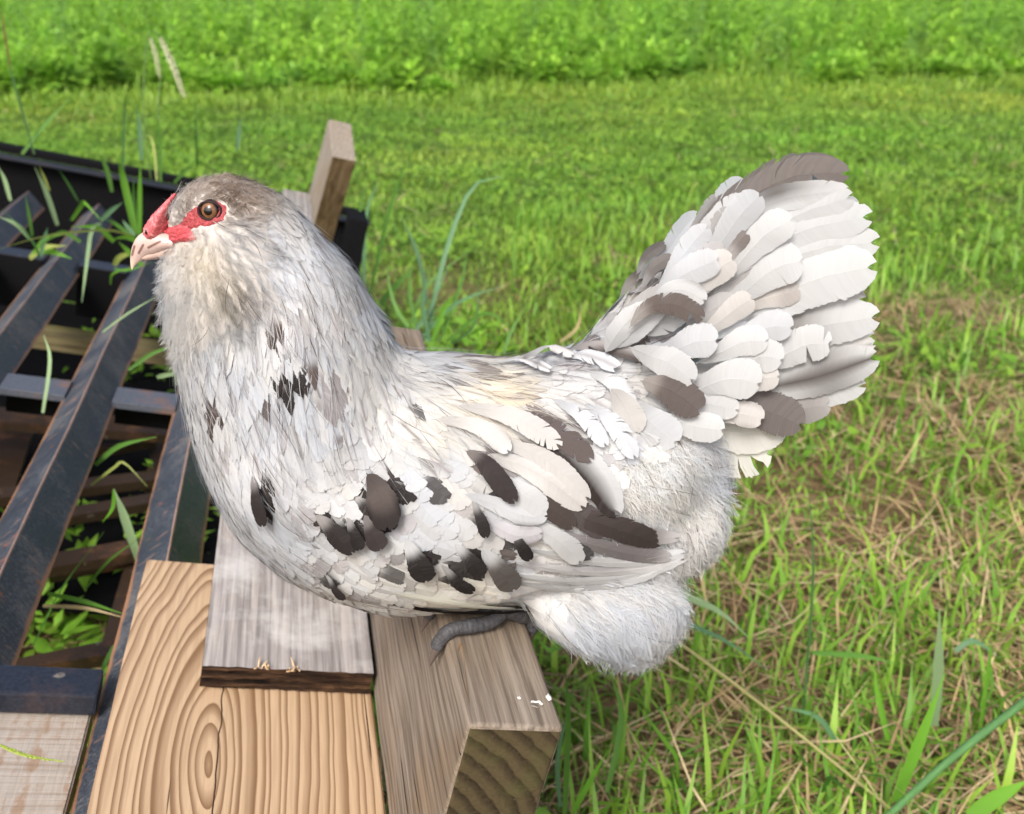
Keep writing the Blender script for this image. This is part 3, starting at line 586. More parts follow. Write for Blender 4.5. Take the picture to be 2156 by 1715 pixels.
seed_head([(337, 79), (362, 134), (390, 211)], 1.5, 6.0, 'longer drooping pale seed head above the hen\'s head', (0.40, 0.44, 0.26), [(337, 79), (318, 66), (305, 130), (303, 250), (318, 380)])
# right foreground
def stem_thing(name, label, pts, z0, z1, rpx, col, cat='grass stem'):
    P = catmull([at(u, v, z0 + (z1 - z0) * i / (len(pts) - 1)) for i, (u, v) in enumerate(pts)], 24); V, pf, lt = tube(P, np.full(24, rpx / FPX * (z0 + z1) / 2), 8)
    o = link(name, np_mesh(name, V, pf, lt, np.tile(np.array(col), (len(V), 1)) * (0.85 + 0.3 * rng.random(len(V)))[:, None]), M['blade']); tag(o, label, cat)
stem_thing('green_reed', 'thick smooth green grass stem slanting across the bottom right corner', [(2250, 1405), (2156, 1478), (2000, 1600), (1870, 1718), (1780, 1800)], 0.70, 0.84, 8, (0.15, 0.34, 0.13))
stem_thing('dry_straw', 'long pale straw stem slanting down to the right below the fluffy thigh', [(1380, 1318), (1432, 1355), (1616, 1494), (1872, 1701), (1960, 1780)], 0.86, 0.84, 3.6, (0.42, 0.40, 0.17))
tuft('grass_tuft', 'broad light green blades arching out from under the hen\'s tail fluff', 'grass tuft', [([(1395, 1245), (1432, 1252), (1515, 1288), (1575, 1342)], 0.9, 0.92, 17, 'pale'), ([(1400, 1295), (1432, 1308), (1527, 1349), (1620, 1413)], 0.9, 0.94, 12, 'blue'), ([(1400, 1330), (1340, 1310), (1250, 1345), (1150, 1375)], 0.95, 0.95, 10, 'blue'), ([(1470, 1180), (1480, 1230), (1490, 1290)], 1.0, 1.0, 9, 'straw'), ([(1190, 1330), (1160, 1370), (1130, 1340)], 0.95, 0.95, 12, 'bright')])
tuft('grass_tuft', 'wide upright green blades at the right above the thick green stem', 'grass tuft', [([(1967, 1530), (1976, 1400), (1978, 1283)], 0.90, 0.84, 22, 'pale'), ([(1885, 1690), (1934, 1567), (1990, 1418)], 0.84, 0.80, 25, 'bright'), ([(1711, 1375), (1811, 1381), (1889, 1398)], 0.92, 0.94, 12, 'mid'), ([(1690, 1520), (1712, 1204), (1700, 998)], 0.95, 0.95, 6, 'dark'), ([(2010, 1372), (2050, 1350), (2105, 1385)], 0.95, 0.95, 12, 'blue'), ([(2040, 1720), (2100, 1680), (2170, 1640)], 0.72, 0.7, 32, 'bright'), ([(1870, 1560), (1850, 1470), (1840, 1400)], 0.9, 0.9, 14, 'bright'), ([(1760, 1560), (1720, 1510), (1650, 1490)], 0.92, 0.9, 12, 'blue'), ([(2060, 1560), (2080, 1420), (2090, 1340)], 0.95, 0.93, 10, 'bright')])
tuft('grass_tuft', 'green blades standing close along the right side of the beam end', 'grass tuft', [([(1188, 1740), (1196, 1530), (1190, 1398)], 0.78, 0.70, 13, 'mid'), ([(1278, 1670), (1309, 1511), (1282, 1410)], 0.84, 0.84, 14, 'mid'), ([(1205, 1712), (1240, 1650), (1280, 1580)], 0.8, 0.78, 13, 'bright'), ([(1180, 1700), (1174, 1600), (1200, 1480)], 0.82, 0.8, 10, 'blue'), ([(1330, 1600), (1310, 1480), (1296, 1400)], 0.9, 0.9, 9, 'straw')])
tuft('lone_grass', 'single broad pale green blade poking up between the second and third bar', 'grass blade', [([(292, 1180), (262, 1090), (240, 1030)], 0.86, 0.84, 18, 'pale'), ([(240, 1032), (237, 1070), (216, 1100)], 0.84, 0.86, 8, 'bright')])
tuft('grass_stalk', 'green and straw coloured stalks bent across the gap beside the pine board', 'grass stalk', [([(100, 1250), (180, 1268), (268, 1296)], 0.80, 0.80, 11, 'bright'), ([(90, 1276), (180, 1281), (265, 1302)], 0.79, 0.79, 8, 'straw'), ([(70, 1360), (130, 1240), (219, 1120)], 0.86, 0.84, 4, 'mid'), ([(180, 1240), (230, 1180), (300, 1130)], 0.86, 0.84, 6, 'mid'), ([(200, 980), (250, 940), (330, 920)], 0.95, 0.95, 11, 'mid'), ([(192, 1022), (240, 985), (262, 975), (310, 1025)], 0.93, 0.93, 6, 'yel'), ([(90, 870), (105, 760), (92, 705)], 0.98, 0.98, 8, 'pale'), ([(270, 780), (320, 745), (380, 725)], 1.0, 1.0, 9, 'mid'), ([(330, 795), (350, 790), (390, 786)], 1.0, 1.0, 10, 'pale'), ([(240, 1360), (220, 1400), (215, 1415)], 0.78, 0.76, 10, 'mid')])
seed_head([(-20, 1560), (20, 1578), (70, 1595), (140, 1605)], 0.545, 5.0, 'small green seed spike lying on the rough sawn board', (0.33, 0.42, 0.08))
tuft('grass_stalk', 'thin pale stems crossing in front of the third bar below the beak', 'grass stalk', [([(215, 700), (270, 660), (335, 622)], 1.0, 1.0, 5, 'pale'), ([(240, 566), (270, 570), (320, 552)], 1.15, 1.1, 5, 'mid'), ([(232, 600), (240, 575), (300, 560)], 1.15, 1.1, 5, 'bright')])
#@@PART3
# ------------------------------------------------------------------ the hen
Y0 = 0.418                                                        # her plane of symmetry stands upright across the view
def mid(u, v):
    r = ray(u, v); return CAM + r * (Y0 / r[1])
def pxm(u, v): return (mid(u, v) - CAM) @ F_ / FPX             # metres per picture unit there
hen = bpy.data.objects.new('hen', None); COL.objects.link(hen); HB = S(0.022, 0.066, 0.0); hen.location = HB
tag(hen, 'white hen with dark splashed feathers, red face and fluffy beard perched on the beam', 'hen')
HI = Matrix.Translation(-Vector(HB)); HBn = np.array(HB)
def hpart(name, V, pf, lt, mat, col=None, parent=hen, smooth=True):
    return link(name, np_mesh(name, np.asarray(V) - HBn, pf, lt, col, smooth), mat, parent)
# body: many overlapping spheres (u, v, radius, depth factor, depth offset in radii)
CH = [  # chains of (u, v, r, fy, off)
 [(418, 458, 70, .62, 0), (455, 455, 88, .68, 0), (490, 460, 96, .72, 0), (545, 492, 100, .80, 0), (552, 545, 132, .85, 0), (556, 600, 163, .86, 0), (572, 655, 197, .86, 0), (585, 700, 212, .86, 0), (606, 770, 228, .86, 0), (645, 870, 244, .86, 0), (685, 965, 252, .88, 0), (742, 1040, 232, .90, 0), (860, 1030, 280, .86, 0), (985, 1026, 276, .84, 0), (1130, 1004, 252, .82, 0), (1250, 962, 226, .78, 0), (1330, 930, 190, .72, 0)],
 [(800, 962, 222, .80, 0), (900, 957, 229, .80, 0), (1000, 970, 233, .80, 0), (1100, 980, 232, .78, 0), (1180, 938, 212, .74, 0)],
 [(395, 478, 52, .60, 0), (418, 458, 70, .62, 0)],
 [(1250, 860, 130, .7, 0), (1330, 790, 105, .62, 0), (1390, 720, 78, .5, 0), (1440, 670, 50, .35, 0)],
 [(1250, 800, 84, .5, 0), (1300, 725, 70, .42, 0), (1360, 655, 62, .36, 0), (1420, 600, 52, .3, 0), (1470, 540, 36, .25, 0)],
 [(1330, 930, 180, .72, 0), (1425, 965, 122, .55, 0), (1400, 1060, 112, .6, 0)],
 [(420, 590, 84, .85, 0), (392, 615, 52, .8, 0)], [(372, 565, 42, .7, 0), (420, 600, 80, .8, 0)], [(392, 640, 52, .8, 0), (398, 692, 54, .8, 0)],
]
balls = []
for ch in CH:
    for (p, q) in zip(ch[:-1], ch[1:]):
        d = math.hypot(q[0] - p[0], q[1] - p[1]); k = max(2, int(d / 14))
        for i in range(k + 1):
            t = i / k; balls.append([p[j] * (1 - t) + q[j] * t for j in range(5)])
for sg in (-1, 1):                                               # muffs and thighs on both sides
    for b in [(500, 540, 84, .8, .62), (460, 590, 78, .8, .5), (528, 560, 66, .8, .95), (505, 610, 70, .8, .75)]: balls.append([b[0], b[1], b[2], b[3], sg * b[4]])
    for b in [(1300, 1110, 105, .75, .40), (1350, 1120, 100, .75, .40), (1390, 1118, 92, .7, .38), (1425, 1110, 84, .7, .35), (1445, 1080, 84, .7, .3), (1250, 1110, 105, .75, .45)]: balls.append([b[0], b[1], b[2], b[3], sg * b[4]])
    for i in range(8):
        t = i / 7; balls.append([1180 + 175 * t, 1218 + 28 * t, 66 + 22 * math.sin(2.2 * t + 0.4), .8, sg * (1.15 - 0.2 * t)])
    for i in range(6):
        t = i / 5; balls.append([1330 - 30 * t, 1290 + 40 * t, 66 - 22 * t, .8, sg * 1.0])
bm = bmesh.new()
for (u, v, r, fy, off) in balls:
    c = mid(u, v); R = r * pxm(u, v); c = c + np.array([0, off * R, 0])
    bmesh.ops.create_icosphere(bm, subdivisions=2, radius=R, matrix=Matrix.Translation(Vector(c)) @ Matrix.Diagonal((1, fy, 1, 1)))
tmp = bpy.data.objects.new('body', bm_mesh('body_raw', bm)); COL.objects.link(tmp)
md = tmp.modifiers.new('r', 'REMESH'); md.mode = 'VOXEL'; md.voxel_size = 0.0035; ms = tmp.modifiers.new('s', 'SMOOTH'); ms.iterations = 14; ms.factor = 0.6
dg = bpy.context.evaluated_depsgraph_get(); me = bpy.data.meshes.new_from_object(tmp.evaluated_get(dg)); tmp.modifiers.clear(); old = tmp.data; tmp.data = me; bpy.data.meshes.remove(old)
me.name = 'body'; me.materials.clear(); me.materials.append(M['skin']); me.polygons.foreach_set('use_smooth', np.ones(len(me.polygons), bool))
nv = len(me.vertices); co = np.zeros(nv * 3, np.float32); me.vertices.foreach_get('co', co); BV = co.reshape(-1, 3).astype(float)
bvh = BVHTree.FromPolygons([Vector(v) for v in BV], [list(p.vertices) for p in me.polygons])
me.vertices.foreach_set('co', (BV - HBn).astype(np.float32).ravel()); me.update(); tmp.parent = hen; body = tmp
def hit(u, v):
    r = unit(ray(u, v)); l, nr, i, d = bvh.ray_cast(Vector(CAM), Vector(r))
    return (None, None) if l is None else (np.array(l), np.array(nr))
def snap(p):
    l, nr, i, d = bvh.find_nearest(Vector(p)); l = np.array(l); nr = np.array(nr); return l, nr
def hpx(p):
    """picture place of a point on the near side (far side points are mirrored over)"""
    q = np.array(p, float).reshape(-1, 3).copy(); q[:, 1] = np.where(q[:, 1] > Y0, 2 * Y0 - q[:, 1], q[:, 1]); return proj(q)

# ---- feathers: shaft plus barbs, all built as arrays
def prof(s, kind):
    s = np.clip(s, 0, 1.03); k = np.asarray(kind)
    rnd = np.minimum(1, (np.clip(s, 0, 1) / 0.32 + 0.02) ** 0.65) * np.sqrt(np.clip(1 - np.clip((s - 0.58) / 0.45, 0, 1) ** 2.5, 0, 1))
    pnt = np.minimum(1, (np.clip(s, 0, 1) / 0.28 + 0.02) ** 0.65) * np.clip(1 - np.clip((s - 0.35) / 0.68, 0, 1) ** 1.35, 0, 1)
    tl = np.minimum(1, ((np.clip(s, 0, 1) + 0.02) / 0.68) ** 0.6) * np.sqrt(np.clip(1 - np.clip((s - 0.74) / 0.29, 0, 1) ** 2.6, 0, 1))
    return np.where(k == 1, pnt, np.where(k == 2, tl, rnd))
def feathers(Pn, Sd, Nm, W, nb, kind=0, wfac=1.15, jit=0.0002, adv=0.17, droop=0.25, split=0.03, col=None, shaft=True, asym=None, bars=0.10, rag=0.02):
    """Pn,Sd,Nm (F,N,3): shaft points, side and normal. W (F,) half width. col: dict of arrays. returns V (F,K,3), faces per feather, C (F,K,3)"""
    Fn, N = Pn.shape[:2]; B = 2 * nb; W = np.asarray(W, float); kind = np.broadcast_to(np.asarray(kind), (Fn,))[:, None]
    t = np.tile((np.arange(nb) + 0.5) / nb, 2)[None, :]; sg = np.repeat([-1.0, 1.0], nb)[None, :]
    sr = 0.03 + 0.94 * t + 0 * W[:, None]
    G = max(3, nb // 7); ph = rng.random((Fn, 2, 1)); gid = np.floor(np.arange(nb)[None, None] * G / nb + ph).astype(int); go = rng.normal(0, split, (Fn, 2, G + 1)) * np.where(rng.random((Fn, 2, G + 1)) < 0.25, 2.6, 0.45); gl = rng.normal(0, 1, (Fn, 2, G + 1))
    g = np.take_along_axis(go, gid, 2).reshape(Fn, B); gh = np.take_along_axis(gl, gid, 2).reshape(Fn, B)
    st = np.clip(sr + adv * (1 - 0.62 * t) + g + rng.normal(0, split * 0.25, (Fn, B)), 0, 1.02)
    ds = 0.5 / nb * 0.94 * wfac
    ste = np.clip(st[..., None] + np.array([-1.0, 1.0]) * ds * (1.25 if wfac > 0.9 else 1.0), 0, 1.028)      # both corners of a barb's end lie on the outline
    wt = prof(ste, kind[..., None]) * W[:, None, None] * (1 + rng.normal(0, rag, (Fn, B)))[..., None]
    if asym is not None: wt = wt * np.where(sg < 0, asym[:, None] * 2, 2 - asym[:, None] * 2)[..., None]
    q = np.array([0, 0.55, 1.0])[None, None, :, None]; e = np.array([-1.0, 1.0])[None, None, None, :]; tp = (np.array([1, 1.0, 1.0]) if wfac > 0.9 else np.array([1, 0.9, 0.25]))[None, None, :, None]
    qc = q ** 1.0; curve = q ** 0.8
    s = np.clip(sr[..., None, None] + (st - sr)[..., None, None] * (0.35 * q + 0.65 * q * q) + e * ds * tp, 0, 1.03)           # (F,B,3,2)
    y = sg[..., None, None] * wt[:, :, None, :] * q
    y = np.broadcast_to(y, s.shape)
    x = np.clip(s, 0, 1.2) * (N - 1); i0 = np.clip(np.floor(x).astype(int), 0, N - 2); f = (x - i0)[..., None]
    fi = np.arange(Fn)[:, None, None, None]
    lerp = lambda A: A[fi, i0] * (1 - f) + A[fi, i0 + 1] * f
    P = lerp(Pn); D = lerp(Sd); K = lerp(Nm)
    Wn = W[:, None, None, None]
    h = -droop * y * y / Wn + jit * (gh[..., None, None] * q + rng.normal(0, 0.35, (Fn, B))[..., None, None] * q)
    V = P + D * y[..., None] + K * h[..., None]
    V = V.reshape(Fn, B * 6, 3)
    sv = np.broadcast_to(s, (Fn, B, 3, 2)).reshape(Fn, -1); yv = (y / Wn).reshape(Fn, -1)
    base = np.arange(B)[:, None] * 6; fc = np.concatenate([base + np.array([0, 1, 3, 2]), base + np.array([2, 3, 5, 4])], 1).ravel(); ltl = np.full(B * 2, 4)
    if shaft:
        tt = np.linspace(0, 1, N); hw = (W[:, None] * 0.022 + 0.00006) * (1 - 0.85 * tt)[None, :]; up = 0.00004
        Vs = np.stack([Pn - Sd * hw[..., None] + Nm * up, Pn + Nm * (up + hw[..., None]), Pn + Sd * hw[..., None] + Nm * up], 2).reshape(Fn, N * 3, 3)
        o = B * 6; fs = []
        for i in range(N - 1):
            a = o + 3 * i; fs += [a, a + 1, a + 4, a + 3, a + 1, a + 2, a + 5, a + 4]
        fc = np.concatenate([fc, fs]); ltl = np.concatenate([ltl, np.full((N - 1) * 2, 4)]); V = np.concatenate([V, Vs], 1)
        sv = np.concatenate([sv, np.broadcast_to(np.repeat(tt, 3)[None], (Fn, N * 3))], 1); yv = np.concatenate([yv, np.zeros((Fn, N * 3))], 1)
    # pigment
    c = col; g1 = lambda k, d=0.0: np.broadcast_to(np.asarray(c.get(k, d), float), (Fn,))[:, None]
    side_ok = np.where(g1('dside') == 0, 1.0, sstep(-0.12, 0.12, yv * np.sign(g1('dside') + 1e-9)))
    dk = g1('tip') * sstep(g1('s0', 0.5) - 0.13, g1('s0', 0.5) + 0.13, sv + 0.05 * np.abs(yv)) * side_ok
    dk = np.maximum(dk, g1('streak') * np.exp(-(yv / 0.16) ** 2) * sstep(0.15, 0.5, sv))
    dk = np.maximum(dk, g1('edge') * sstep(0.55, 1.0, np.abs(yv)) * sstep(0.45, 0.8, sv))
    dk = np.maximum(dk, g1('mid') * np.exp(-((sv - g1('midc', 0.5)) / 0.17) ** 2) * side_ok)
    dk = dk * (1 - g1('wtip') * sstep(g1('wt0', 0.85) - 0.05, g1('wt0', 0.85) + 0.05, sv))
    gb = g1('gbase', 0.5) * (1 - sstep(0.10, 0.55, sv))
    bv = rng.normal(0, bars, (Fn, B)).repeat(6, 1)
    if shaft: bv = np.concatenate([bv, np.zeros((Fn, N * 3))], 1)
    dk = np.clip(dk * (1 + 0.3 * bv), 0, 1)
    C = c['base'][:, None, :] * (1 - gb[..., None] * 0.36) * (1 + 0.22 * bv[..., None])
    C = C * (1 - dk[..., None]) + c['dark'][:, None, :] * dk[..., None] * (1 + 1.2 * bv[..., None])
    return V, fc, ltl, np.clip(C, 0.004, 0.88)
def flat(V, fc, lt, C):
    Fn, K = V.shape[:2]; off = (np.arange(Fn) * K)[:, None]
    return V.reshape(-1, 3), (fc[None] + off).ravel(), np.tile(lt, Fn), C.reshape(-1, 3)
class Bag:
    def __init__(s): s.V = []; s.F = []; s.L = []; s.C = []; s.o = 0
    def add(s, V, fc, lt, C):
        V, fc, lt, C = flat(V, fc, lt, C); s.V.append(V); s.F.append(fc + s.o); s.L.append(lt); s.C.append(C); s.o += len(V)
    def build(s, name):
        o = hpart(name, np.vstack(s.V), np.concatenate(s.F), np.concatenate(s.L), M['vane' if name == 'down' else 'feather'], np.vstack(s.C), smooth=False); tag(o, kind='stuff'); return o

# ---- plumage map: how feathers lie in each region (u, v, dx, dy, length, half width, spacing, lift, type)  type 0 vane, 1 pointed hackle, 2 loose fluff, 3 short bristle
AN = np.array([
 (400, 395, 0.75, -0.55, 26, 6.09, 7.65, 5, 3), (440, 375, 1, -0.1, 28, 6.525, 7.65, 5, 3), (500, 380, 1, 0.22, 30, 7.25, 7.65, 5, 3), (560, 410, 0.85, 0.6, 34, 8.7, 9.35, 6, 3), (480, 420, 1, 0.05, 26, 6.525, 7.225, 5, 3), (375, 430, 0.5, -0.8, 22, 5.8, 7.65, 5, 3), (385, 465, 0.3, -0.2, 20, 5.8, 7.65, 6, 3),
 (520, 450, 1, 0.3, 30, 7.25, 8.5, 6, 3), (590, 470, 0.8, 0.75, 42, 8, 13, 7, 1), (630, 480, 0.75, 0.8, 50, 10, 16, 7, 1),
 (500, 500, 0.9, 0.45, 44, 4.5, 11, 16, 2), (545, 530, 0.85, 0.65, 50, 5, 12, 18, 2), (500, 555, 0.7, 0.85, 50, 5, 12, 20, 2), (540, 590, 0.6, 0.9, 50, 5, 12, 18, 2), (450, 540, 0.3, 0.95, 34, 4, 10, 14, 2), (420, 520, -0.15, 0.9, 26, 4, 10, 12, 2), (370, 545, -0.5, 0.8, 26, 4, 10, 10, 2), (350, 590, -0.55, 0.8, 36, 5, 12, 12, 2), (400, 600, 0.15, 0.95, 46, 5, 11, 16, 2), (460, 620, 0.35, 0.95, 54, 5.5, 12, 18, 2), (510, 650, 0.3, 0.95, 58, 6, 13, 16, 2), (370, 660, -0.25, 0.95, 56, 7, 14, 14, 2), (420, 690, 0.05, 1, 64, 8, 15, 14, 2), (350, 710, -0.2, 1, 50, 8, 15, 12, 2),
 (600, 560, 0.55, 0.85, 64, 12, 18, 6, 1), (680, 540, 0.65, 0.75, 66, 14, 19, 7, 1), (740, 600, 0.55, 0.85, 74, 15, 20, 8, 1), (650, 640, 0.35, 0.95, 76, 15, 20, 6, 1), (740, 700, 0.45, 0.9, 80, 16, 21, 7, 1), (560, 700, 0.1, 1, 74, 15, 20, 6, 1), (620, 780, 0.15, 1, 80, 17, 22, 7, 1), (720, 800, 0.3, 0.95, 84, 17, 22, 7, 1), (800, 740, 0.6, 0.85, 84, 16, 21, 8, 1), (800, 820, 0.5, 0.9, 84, 18, 23, 8, 1), (480, 740, 0, 1, 70, 16, 20, 7, 0), (420, 790, 0.05, 1, 68, 16, 20, 7, 0),
 (440, 880, 0.12, 1, 70, 18, 21, 7, 0), (520, 850, 0.1, 1, 72, 18, 21, 7, 0), (600, 900, 0.2, 0.98, 76, 19, 23, 7, 0), (480, 990, 0.3, 0.95, 72, 20, 23, 7, 0), (560, 1040, 0.4, 0.9, 72, 22, 24, 7, 0), (560, 1140, 0.65, 0.75, 74, 22, 25, 8, 0), (680, 930, 0.3, 0.95, 78, 20, 24, 7, 0), (660, 1020, 0.5, 0.87, 74, 23, 25, 7, 0),
 (760, 930, 0.45, 0.9, 94.4, 25.62, 30, 6.4, 0), (780, 1030, 0.6, 0.8, 92.04, 31.72, 32.4, 6.4, 0), (700, 1120, 0.6, 0.8, 92.04, 31.72, 32.4, 6.4, 0), (860, 900, 0.75, 0.65, 84, 18, 24, 8, 1), (900, 790, 0.92, 0.4, 80, 13, 20, 7, 1), (980, 790, 0.97, 0.25, 84, 13, 20, 7, 1), (1060, 800, 0.98, 0.2, 86, 14, 21, 7, 1), (1000, 860, 0.85, 0.5, 90, 17, 23, 8, 1), (1100, 860, 0.85, 0.5, 92, 18, 24, 8, 1),
 (900, 990, 0.75, 0.65, 99.12, 31.72, 32.4, 6.4, 0), (1000, 1000, 0.82, 0.57, 103.84, 31.72, 33.6, 7.2, 0), (900, 1110, 0.8, 0.6, 96.76, 34.16, 34.8, 7.2, 0), (1000, 1120, 0.85, 0.5, 101.48, 34.16, 34.8, 7.2, 0), (1100, 1100, 0.88, 0.45, 108.56, 34.16, 36, 7.2, 0), (800, 1150, 0.75, 0.62, 94.4, 32.94, 33.6, 7.2, 0), (900, 1210, 0.9, 0.4, 103.84, 34.16, 36, 7.2, 0), (1030, 1210, 0.92, 0.35, 108.56, 34.16, 36, 7.2, 0), (760, 1230, 0.85, 0.5, 94.4, 31.72, 33.6, 6.4, 0), (900, 1280, 0.97, 0.22, 106.2, 31.72, 33.6, 6.4, 0), (1080, 1270, 0.97, 0.15, 106.2, 29.28, 33.6, 6.4, 0),
 (1180, 780, 0.95, 0.15, 84, 18, 23, 9, 0), (1200, 860, 0.88, 0.45, 92, 22, 25, 9, 0), (1270, 790, 0.95, 0.05, 84, 22, 25, 10, 0), (1250, 920, 0.7, 0.7, 92, 24, 27, 10, 0), (1330, 870, 0.85, 0.45, 90, 26, 28, 10, 0), (1300, 720, 0.8, -0.55, 78, 18, 23, 9, 0), (1370, 660, 0.72, -0.68, 76, 18, 23, 9, 0), (1430, 640, 0.75, -0.6, 74, 20, 24, 9, 0), (1400, 760, 0.97, -0.1, 82, 26, 27, 10, 0), (1420, 850, 0.95, 0.3, 84, 28, 28, 10, 0),
 (1320, 1000, 0.6, 0.8, 84, 20, 24, 12, 2), (1420, 960, 0.7, 0.7, 84, 18, 22, 14, 2), (1500, 980, 0.75, 0.65, 80, 16, 21, 16, 2), (1400, 1080, 0.5, 0.85, 90, 16, 22, 16, 2), (1470, 1100, 0.5, 0.85, 80, 14, 20, 16, 2), (1300, 1120, 0.6, 0.8, 80, 16, 22, 12, 2),
 (1180, 1220, 0.85, 0.5, 109.2, 12, 17, 12, 2), (1260, 1230, 0.9, 0.4, 117, 12, 17, 13, 2), (1350, 1210, 0.75, 0.65, 109.2, 12, 17, 14, 2), (1230, 1300, 0.65, 0.75, 114.4, 11, 16, 16, 2), (1330, 1300, 0.45, 0.9, 117, 11, 16, 16, 2), (1400, 1260, 0.25, 0.95, 96.2, 11, 16, 14, 2), (1290, 1350, 0.4, 0.95, 96.2, 10, 16, 16, 2),
 (770, 585, .62, .82, 84, 14, 17, 20, 1), (792, 635, .5, .9, 76, 12, 17, 24, 1), (745, 540, .65, .8, 76, 13, 17, 14, 1),
])
def amap(uv):
    d2 = ((uv[:, None] - AN[None, :, :2]) ** 2).sum(2) + 60.0; w = 1 / d2 ** 2.2; w /= w.sum(1, keepdims=True)
    o = w @ AN[:, 2:8]; ty = AN[np.argmin(d2, 1), 8].astype(int); return o, ty
def inpoly(u, v, poly):
    u = np.asarray(u); v = np.asarray(v); r = np.zeros(u.shape, bool); n = len(poly)
    for i in range(n):
        x1, y1 = poly[i]; x2, y2 = poly[(i + 1) % n]
        c = ((y1 > v) != (y2 > v)) & (u < (x2 - x1) * (v - y1) / (y2 - y1 + 1e-9) + x1); r ^= c
    return r
z6 = lambda L: [(252.7 + x * .2554, 320 + y * .2554) for x, y in L]
EYEP = z6([(430, 650), (470, 605), (510, 560), (545, 500), (610, 450), (690, 405), (800, 395), (885, 440), (890, 500), (860, 570), (770, 615), (690, 625), (600, 640)])
LOREP = z6([(330, 630), (420, 615), (490, 590), (570, 600), (640, 720), (600, 755), (520, 745), (430, 770), (385, 750), (370, 690)])
CEREP = z6([(180, 640), (225, 560), (300, 470), (380, 390), (450, 330), (475, 350), (425, 430), (395, 510), (410, 590), (390, 640), (330, 700), (250, 705), (200, 680)])
BEAKP = [(262, 590), (285, 480), (310, 470), (352, 500), (352, 530), (330, 548)]
# dark splashes, in picture places: (u, v, ru, rv, strength, tone)  tone 0 near black, 1 brown, 2 mauve grey
z4 = lambda x, y: (505.3 + x * .4687, 842.2 + y * .4687)
SP = []
for (x, y, rx, ry, k, tn) in [(120, 440, 36, 80, 1, 0), (370, 530, 55, 34, 1, 0), (440, 585, 62, 55, 1, 0), (530, 600, 55, 55, 1, 0), (625, 590, 60, 60, 1, 0), (650, 440, 95, 110, 1, 0), (890, 380, 18, 55, .9, 0), (1075, 520, 28, 62, .9, 0), (1095, 280, 70, 62, .9, 1), (1165, 370, 75, 50, .95, 0), (980, 105, 70, 45, .85, 1), (800, 40, 45, 40, .8, 0), (1250, 610, 40, 55, .9, 0), (810, 700, 58, 62, 1, 0), (1045, 690, 50, 52, 1, 0), (990, 780, 58, 40, .95, 0), (1185, 735, 80, 75, .9, 1), (640, 720, 62, 28, .7, 2), (430, 810, 62, 32, .9, 0), (320, 770, 52, 40, .7, 2), (540, 890, 52, 22, .6, 2), (670, 790, 32, 30, .8, 0), (1560, 760, 170, 30, .6, 2), (1420, 120, 120, 60, .8, 1), (1660, 930, 80, 40, .75, 1), (200, 140, 52, 62, .5, 2), (430, 60, 40, 75, .55, 2), (1790, 785, 50, 22, .7, 0), (290, 540, 40, 40, .5, 2), (260, 600, 50, 22, .5, 2)]:
    SP.append((*z4(x, y), rx * .4687, ry * .4687, k, tn))
z1 = lambda x, y: (x * .3928, 252.7 + y * .3928)
for (x, y, rx, ry, k, tn) in [(1480, 1185, 40, 70, 1, 1), (1560, 1440, 80, 85, 1, 0), (1690, 1330, 60, 70, 1, 1), (1800, 1500, 65, 120, .8, 2), (1440, 1520, 40, 50, .9, 1), (1140, 1610, 60, 70, 1, 1), (1750, 640, 70, 55, .8, 2), (1320, 1400, 30, 60, .5, 2), (1240, 1540, 40, 50, .5, 2), (1780, 700, 50, 40, .5, 2), (1390, 1010, 60, 55, .45, 2)]:
    SP.append((*z1(x, y), rx * .3928, ry * .3928, k, tn))
SP += [(1270, 722, 80, 16, .8, 1), (1345, 742, 24, 20, .9, 1), (1385, 650, 60, 26, .7, 1), (1345, 690, 80, 26, .5, 2), (1020, 785, 28, 14, .7, 1), (960, 800, 25, 8, .6, 1), (1200, 905, 30, 40, .75, 1), (1280, 960, 40, 14, .5, 2), (1340, 1170, 40, 16, .4, 2), (1360, 590, 26, 36, .7, 1), (455, 690, 30, 26, .3, 2)]
SP += [(930, 772, 26, 9, .7, 1), (1000, 762, 30, 9, .7, 1), (1065, 795, 30, 10, .75, 1), (1120, 772, 30, 10, .6, 2), (885, 862, 34, 14, .8, 1), (1150, 882, 32, 20, .8, 1), (1245, 842, 28, 14, .6, 2), (975, 905, 26, 12, .6, 1), (860, 810, 18, 26, .5, 2), (1210, 760, 40, 12, .7, 2), (1300, 830, 26, 22, .6, 2), (640, 720, 24, 40, .45, 2), (720, 690, 20, 40, .45, 2), (560, 880, 16, 34, .5, 2), (470, 960, 14, 30, .45, 2), (760, 1000, 24, 16, .5, 2), (840, 1090, 26, 18, .5, 2), (980, 1075, 28, 14, .5, 2), (1090, 1150, 30, 16, .5, 2), (1040, 990, 26, 16, .55, 1), (900, 985, 20, 12, .6, 1), (690, 1190, 30, 14, .55, 2), (860, 1230, 26, 14, .5, 2)]
SP = np.array(SP); TONE = np.array([(0.030, 0.026, 0.026), (0.095, 0.075, 0.068), (0.26, 0.24, 0.25)])
